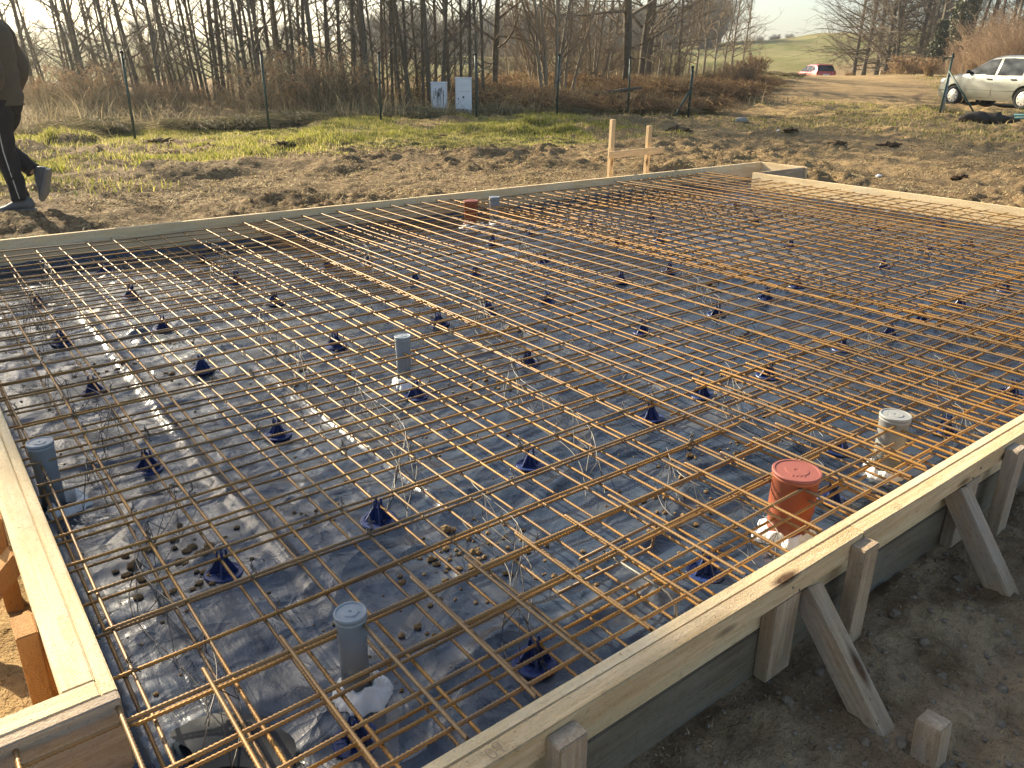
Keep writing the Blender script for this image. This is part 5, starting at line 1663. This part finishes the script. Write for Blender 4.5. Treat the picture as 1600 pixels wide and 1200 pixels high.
# hands: five fingers each, rooted in the palm
for side_, sg in (('l', 1), ('r', -1)):
    pi_ = names.index(side_ + 'palm'); pf = Vector(J[side_ + 'palm'][0])
    for k, (sp_, ln) in enumerate(((-.030, .070), (-.011, .080), (.010, .076), (.028, .060))):
        a = pf + Vector((.012 + sp_ * .3, sp_ * .5 * sg, -.030)); b = a + Vector((.012, 0, -ln * .55)); c = b + Vector((-.006, -.004 * sg, -ln * .45))
        i0 = len(pts); pts += [tuple(a), tuple(b), tuple(c)]; rad += [.010, .0092, .0078]; ed += [(pi_, i0), (i0, i0 + 1), (i0 + 1, i0 + 2)]
    a = pf + Vector((.030, .004 * sg, -.004)); b = a + Vector((.028, .002, -.030)); i0 = len(pts)
    pts += [tuple(a), tuple(b)]; rad += [.012, .009]; ed += [(pi_, i0), (i0, i0 + 1)]
# face: nose, brow, chin
sk1 = names.index('skull1'); sk0 = names.index('skull0')
for p, r, base in (((.178, 0, 1.655), .013, sk1), ((.150, 0, 1.585), .030, sk0), ((.06, .088, 1.665), .016, sk1), ((.06, -.088, 1.665), .016, sk1)):
    pts.append(p); rad.append(r); ed.append((base, len(pts) - 1))
body = skin('body', pts, ed, rad, M_SKIN, per)
e = MB()
for s in (-1, 1): e.blob(W(.158, s * .033, 1.688), .013, 2, .02, 2)
e.build('eyes', plain('eye_dark', (.03, .02, .015), .2), body, True)
m = MB(); m.blob(W(.166, 0, 1.612), .024, 3, .05, 2, (.6, .9, .28)); m.build('mouth', plain('lips', (.34, .14, .11), .5), body, True)
h = MB(); h.blob((0, 0, 0), .108, 6, .10, 4, (1.0, .95, .95))
hv = [Vector(v) for v in h.v]; h.v = [W(.058, 0, 1.715) + (v if v.z > -.03 else Vector((v.x, v.y, v.z * .9))) for v in hv]
hf = h.f
h.f = [f for f in hf if all((h.v[i] - W(.058, 0, 1.715)).dot(fdir) < .070 or h.v[i].z > 1.752 for i in f)]
h.build('hair', M_HAIR, per, True)
# clothes: lofted rings with a few folds
def crom(P, m=6):
    P = [Vector(p) for p in P]; out = []
    for i in range(len(P) - 1):
        a, b, c, d = P[max(i - 1, 0)], P[i], P[i + 1], P[min(i + 2, len(P) - 1)]
        for k in range(m):
            t = k / m
            out.append(.5 * ((2 * b) + (c - a) * t + (2 * a - 5 * b + 4 * c - d) * t * t + (3 * b - a - 3 * c + d) * t ** 3))
    out.append(P[-1]); return out


def garment(m, pts, rad, n=22, folds=.006, seed=0, ell=None):
    """tube through pts (f, l, z, r) rounded in section; ell scales (along f, along l) for a torso"""
    P = crom([Vector((*p, r)).to_4d() if False else Vector(p) for p in pts]); R_ = [v.x for v in crom([Vector((r, 0, 0)) for r in rad])]
    k = len(P); vs = []; fs = []
    a = Vector((1, 0, 0))
    for i, p in enumerate(P):
        t = (P[min(i + 1, k - 1)] - P[max(i - 1, 0)]).normalized()
        a = (a - t * a.dot(t)).normalized(); b = t.cross(a)
        for j in range(n):
            an = 2 * PI * j / n
            f = folds * float(fbm(np.array([math.cos(an) * 1.4 + seed + i * .06]), np.array([math.sin(an) * 1.4 + i * .34]), 3, seed)[0]) * 2.2
            r = R_[i] + f
            q = p + a * (math.cos(an) * r * (ell[0] if ell else 1)) + b * (math.sin(an) * r * (ell[1] if ell else 1))
            vs.append(W(*q))
    for i in range(k - 1):
        for j in range(n):
            j2 = (j + 1) % n
            fs.append((i * n + j, i * n + j2, (i + 1) * n + j2, (i + 1) * n + j))
    fs += [tuple(range(n))[::-1], tuple((k - 1) * n + j for j in range(n))]
    m.add(vs, fs)


m = MB()
garment(m, [(-.005, 0, .85), (-.005, 0, .93), (-.012, 0, 1.08), (-.015, 0, 1.24), (-.012, 0, 1.37), (.0, 0, 1.45), (.022, 0, 1.50), (.035, 0, 1.545)], [.158, .165, .158, .172, .168, .130, .085, .072], 30, .010, 3, (.86, 1.12))
garment(m, [(-.005, .12, 1.415), (-.03, .185, 1.385), (-.09, .24, 1.25), (-.145, .272, 1.11), (-.09, .262, 1.01), (-.02, .240, .945), (.03, .215, .895)], [.085, .092, .080, .076, .070, .060, .052], 20, .011, 5)
garment(m, [(-.005, -.12, 1.415), (-.01, -.185, 1.385), (-.02, -.235, 1.25), (-.035, -.252, 1.11), (.03, -.245, 1.01), (.07, -.235, .945), (.10, -.222, .90)], [.085, .092, .080, .076, .070, .060, .052], 20, .011, 9)
o = m.build('jacket', M_JACKET, per, True)
m = MB()
garment(m, [(.0, 0, 1.0), (0, 0, .93), (.0, 0, .86), (.005, 0, .79)], [.140, .158, .158, .120], 28, .006, 11, (.86, 1.08))
garment(m, [(.0, .088, .90), (.006, .095, .78), (.012, .10, .64), (.010, .103, .50), (-.005, .105, .36), (-.022, .106, .24), (-.038, .106, .10)], [.105, .110, .094, .080, .074, .068, .066], 22, .010, 13)
garment(m, [(.0, -.088, .90), (.065, -.095, .77), (.14, -.095, .65), (.20, -.095, .55), (.12, -.094, .48), (.02, -.093, .405), (-.075, -.09, .32)], [.105, .108, .094, .082, .076, .070, .064], 22, .010, 17)
m.build('trousers', M_TROUS, per, True)
pp = [(-.045, .196, .86), (-.042, .200, .78), (-.028, .190, .64), (-.022, .180, .50), (-.035, .176, .36), (-.048, .172, .24), (-.060, .168, .12)]
m = MB(); m.tube([W(f, l * .985, z) for f, l, z in pp], .0045, 6); m.build('piping', M_PIPING, per, True)


def shoe(an, toe, up_, lab):
    an = Vector(an); toe = Vector(toe); up_ = Vector(up_).normalized()
    d = (toe - an).normalized(); s_ = up_.cross(d)
    m = MB(); vs = []; fs = []; n = 14
    sec = [(-.085, .030, .020, .065), (-.07, .036, .0, .105), (-.03, .040, .0, .120), (.03, .042, .0, .105), (.09, .047, .0, .074), (.14, .048, .0, .048), (.18, .040, .004, .036), (.205, .018, .012, .024)]
    for x, w, z0, z1 in sec:
        for k in range(n):
            a = 2 * PI * k / n
            y = w * math.cos(a); zz = (z0 + z1) / 2 + (z1 - z0) / 2 * math.sin(a)
            vs.append(an + d * x + s_ * y + up_ * (zz - .085))
    for i in range(len(sec) - 1):
        for k in range(n): fs.append((i * n + k, i * n + (k + 1) % n, (i + 1) * n + (k + 1) % n, (i + 1) * n + k))
    fs += [tuple(range(n))[::-1], tuple((len(sec) - 1) * n + k for k in range(n))]
    m.add([W(*v) for v in vs], fs)
    o = m.build('shoe', M_SHOE, per, True)
    q = MB(); vs = []; fs = []
    out = [(-.088, .032), (-.05, .040), (.03, .042), (.09, .049), (.14, .050), (.185, .040), (.208, .016)]
    for x, w in out:
        for y, z in ((-w, -.094), (w, -.094), (w, -.070), (-w, -.070)): vs.append(an + d * x + s_ * y + up_ * (z + (.010 if x > .18 else 0)))
    for i in range(len(out) - 1):
        for k in range(4): fs.append((4 * i + k, 4 * i + (k + 1) % 4, 4 * i + 4 + (k + 1) % 4, 4 * i + 4 + k))
    fs += [(0, 1, 2, 3), tuple(4 * (len(out) - 1) + k for k in range(4))]
    q.add([W(*v) for v in vs], fs); q.build('sole', M_SOLE, o)


shoe((-.045, .105, .10), (.15, .13, .095), (0, 0, 1), 'left')
shoe((-.105, -.09, .285), (-.035, -.09, .10), (.92, 0, .38), 'right')
# ------------------------------------------------------------------ daylight
SUN_EL = math.radians(27)
sun_xy = Vector((-math.sin(math.radians(11)), math.cos(math.radians(11))))
sd = Vector((sun_xy.x * math.cos(SUN_EL), sun_xy.y * math.cos(SUN_EL), math.sin(SUN_EL)))
ld = bpy.data.lights.new('sun', 'SUN'); ld.energy = 5.0; ld.angle = math.radians(.53); ld.color = (1.0, .88, .65)
lo = bpy.data.objects.new('sun', ld); COL.objects.link(lo)
lo.rotation_euler = sd.to_track_quat('Z', 'Y').to_euler()
w = bpy.data.worlds.new('World'); SC.world = w; w.use_nodes = True
wt = w.node_tree
sky = wt.nodes.new('ShaderNodeTexSky'); sky.sky_type = 'NISHITA'; sky.sun_disc = False
sky.sun_elevation = SUN_EL
sky.sun_rotation = math.radians(-11)
sky.air_density = 1.0; sky.dust_density = 2.0; sky.ozone_density = 1.0; sky.altitude = 100
bg = wt.nodes['Background']; bg.inputs['Strength'].default_value = .085
hs = wt.nodes.new('ShaderNodeHueSaturation'); hs.inputs['Saturation'].default_value = .95
wt.links.new(sky.outputs[0], hs.inputs['Color'])
tn = wt.nodes.new('ShaderNodeMix'); tn.data_type = 'RGBA'; tn.blend_type = 'MULTIPLY'; tn.inputs[0].default_value = 1
tn.inputs[7].default_value = (.99, 1.0, .985, 1)
wt.links.new(hs.outputs[0], tn.inputs[6]); wt.links.new(tn.outputs[2], bg.inputs['Color'])

# the low winter air: one even volume round the whole site
hm = bpy.data.materials.new('winter_haze'); hm.use_nodes = True
ht = hm.node_tree; ht.nodes.remove(ht.nodes['Principled BSDF'])
pv = ht.nodes.new('ShaderNodeVolumePrincipled')
pv.inputs['Color'].default_value = (.96, .99, .98, 1); pv.inputs['Density'].default_value = .0008; pv.inputs['Anisotropy'].default_value = .7
ht.links.new(pv.outputs[0], ht.nodes['Material Output'].inputs['Volume'])
m = MB(); m.box((-330, -55, -5), (580, 600, 27))
tag(m.build('haze', hm), kind='stuff')

SC.render.engine = 'CYCLES'
SC.cycles.max_bounces = 6; SC.cycles.diffuse_bounces = 3; SC.cycles.glossy_bounces = 3; SC.cycles.transmission_bounces = 3; SC.cycles.transparent_max_bounces = 4
SC.cycles.use_denoising = True
SC.cycles.use_adaptive_sampling = True
SC.view_settings.view_transform = 'Standard'; SC.view_settings.look = 'None'
SC.view_settings.exposure = 1.45; SC.view_settings.gamma = 1
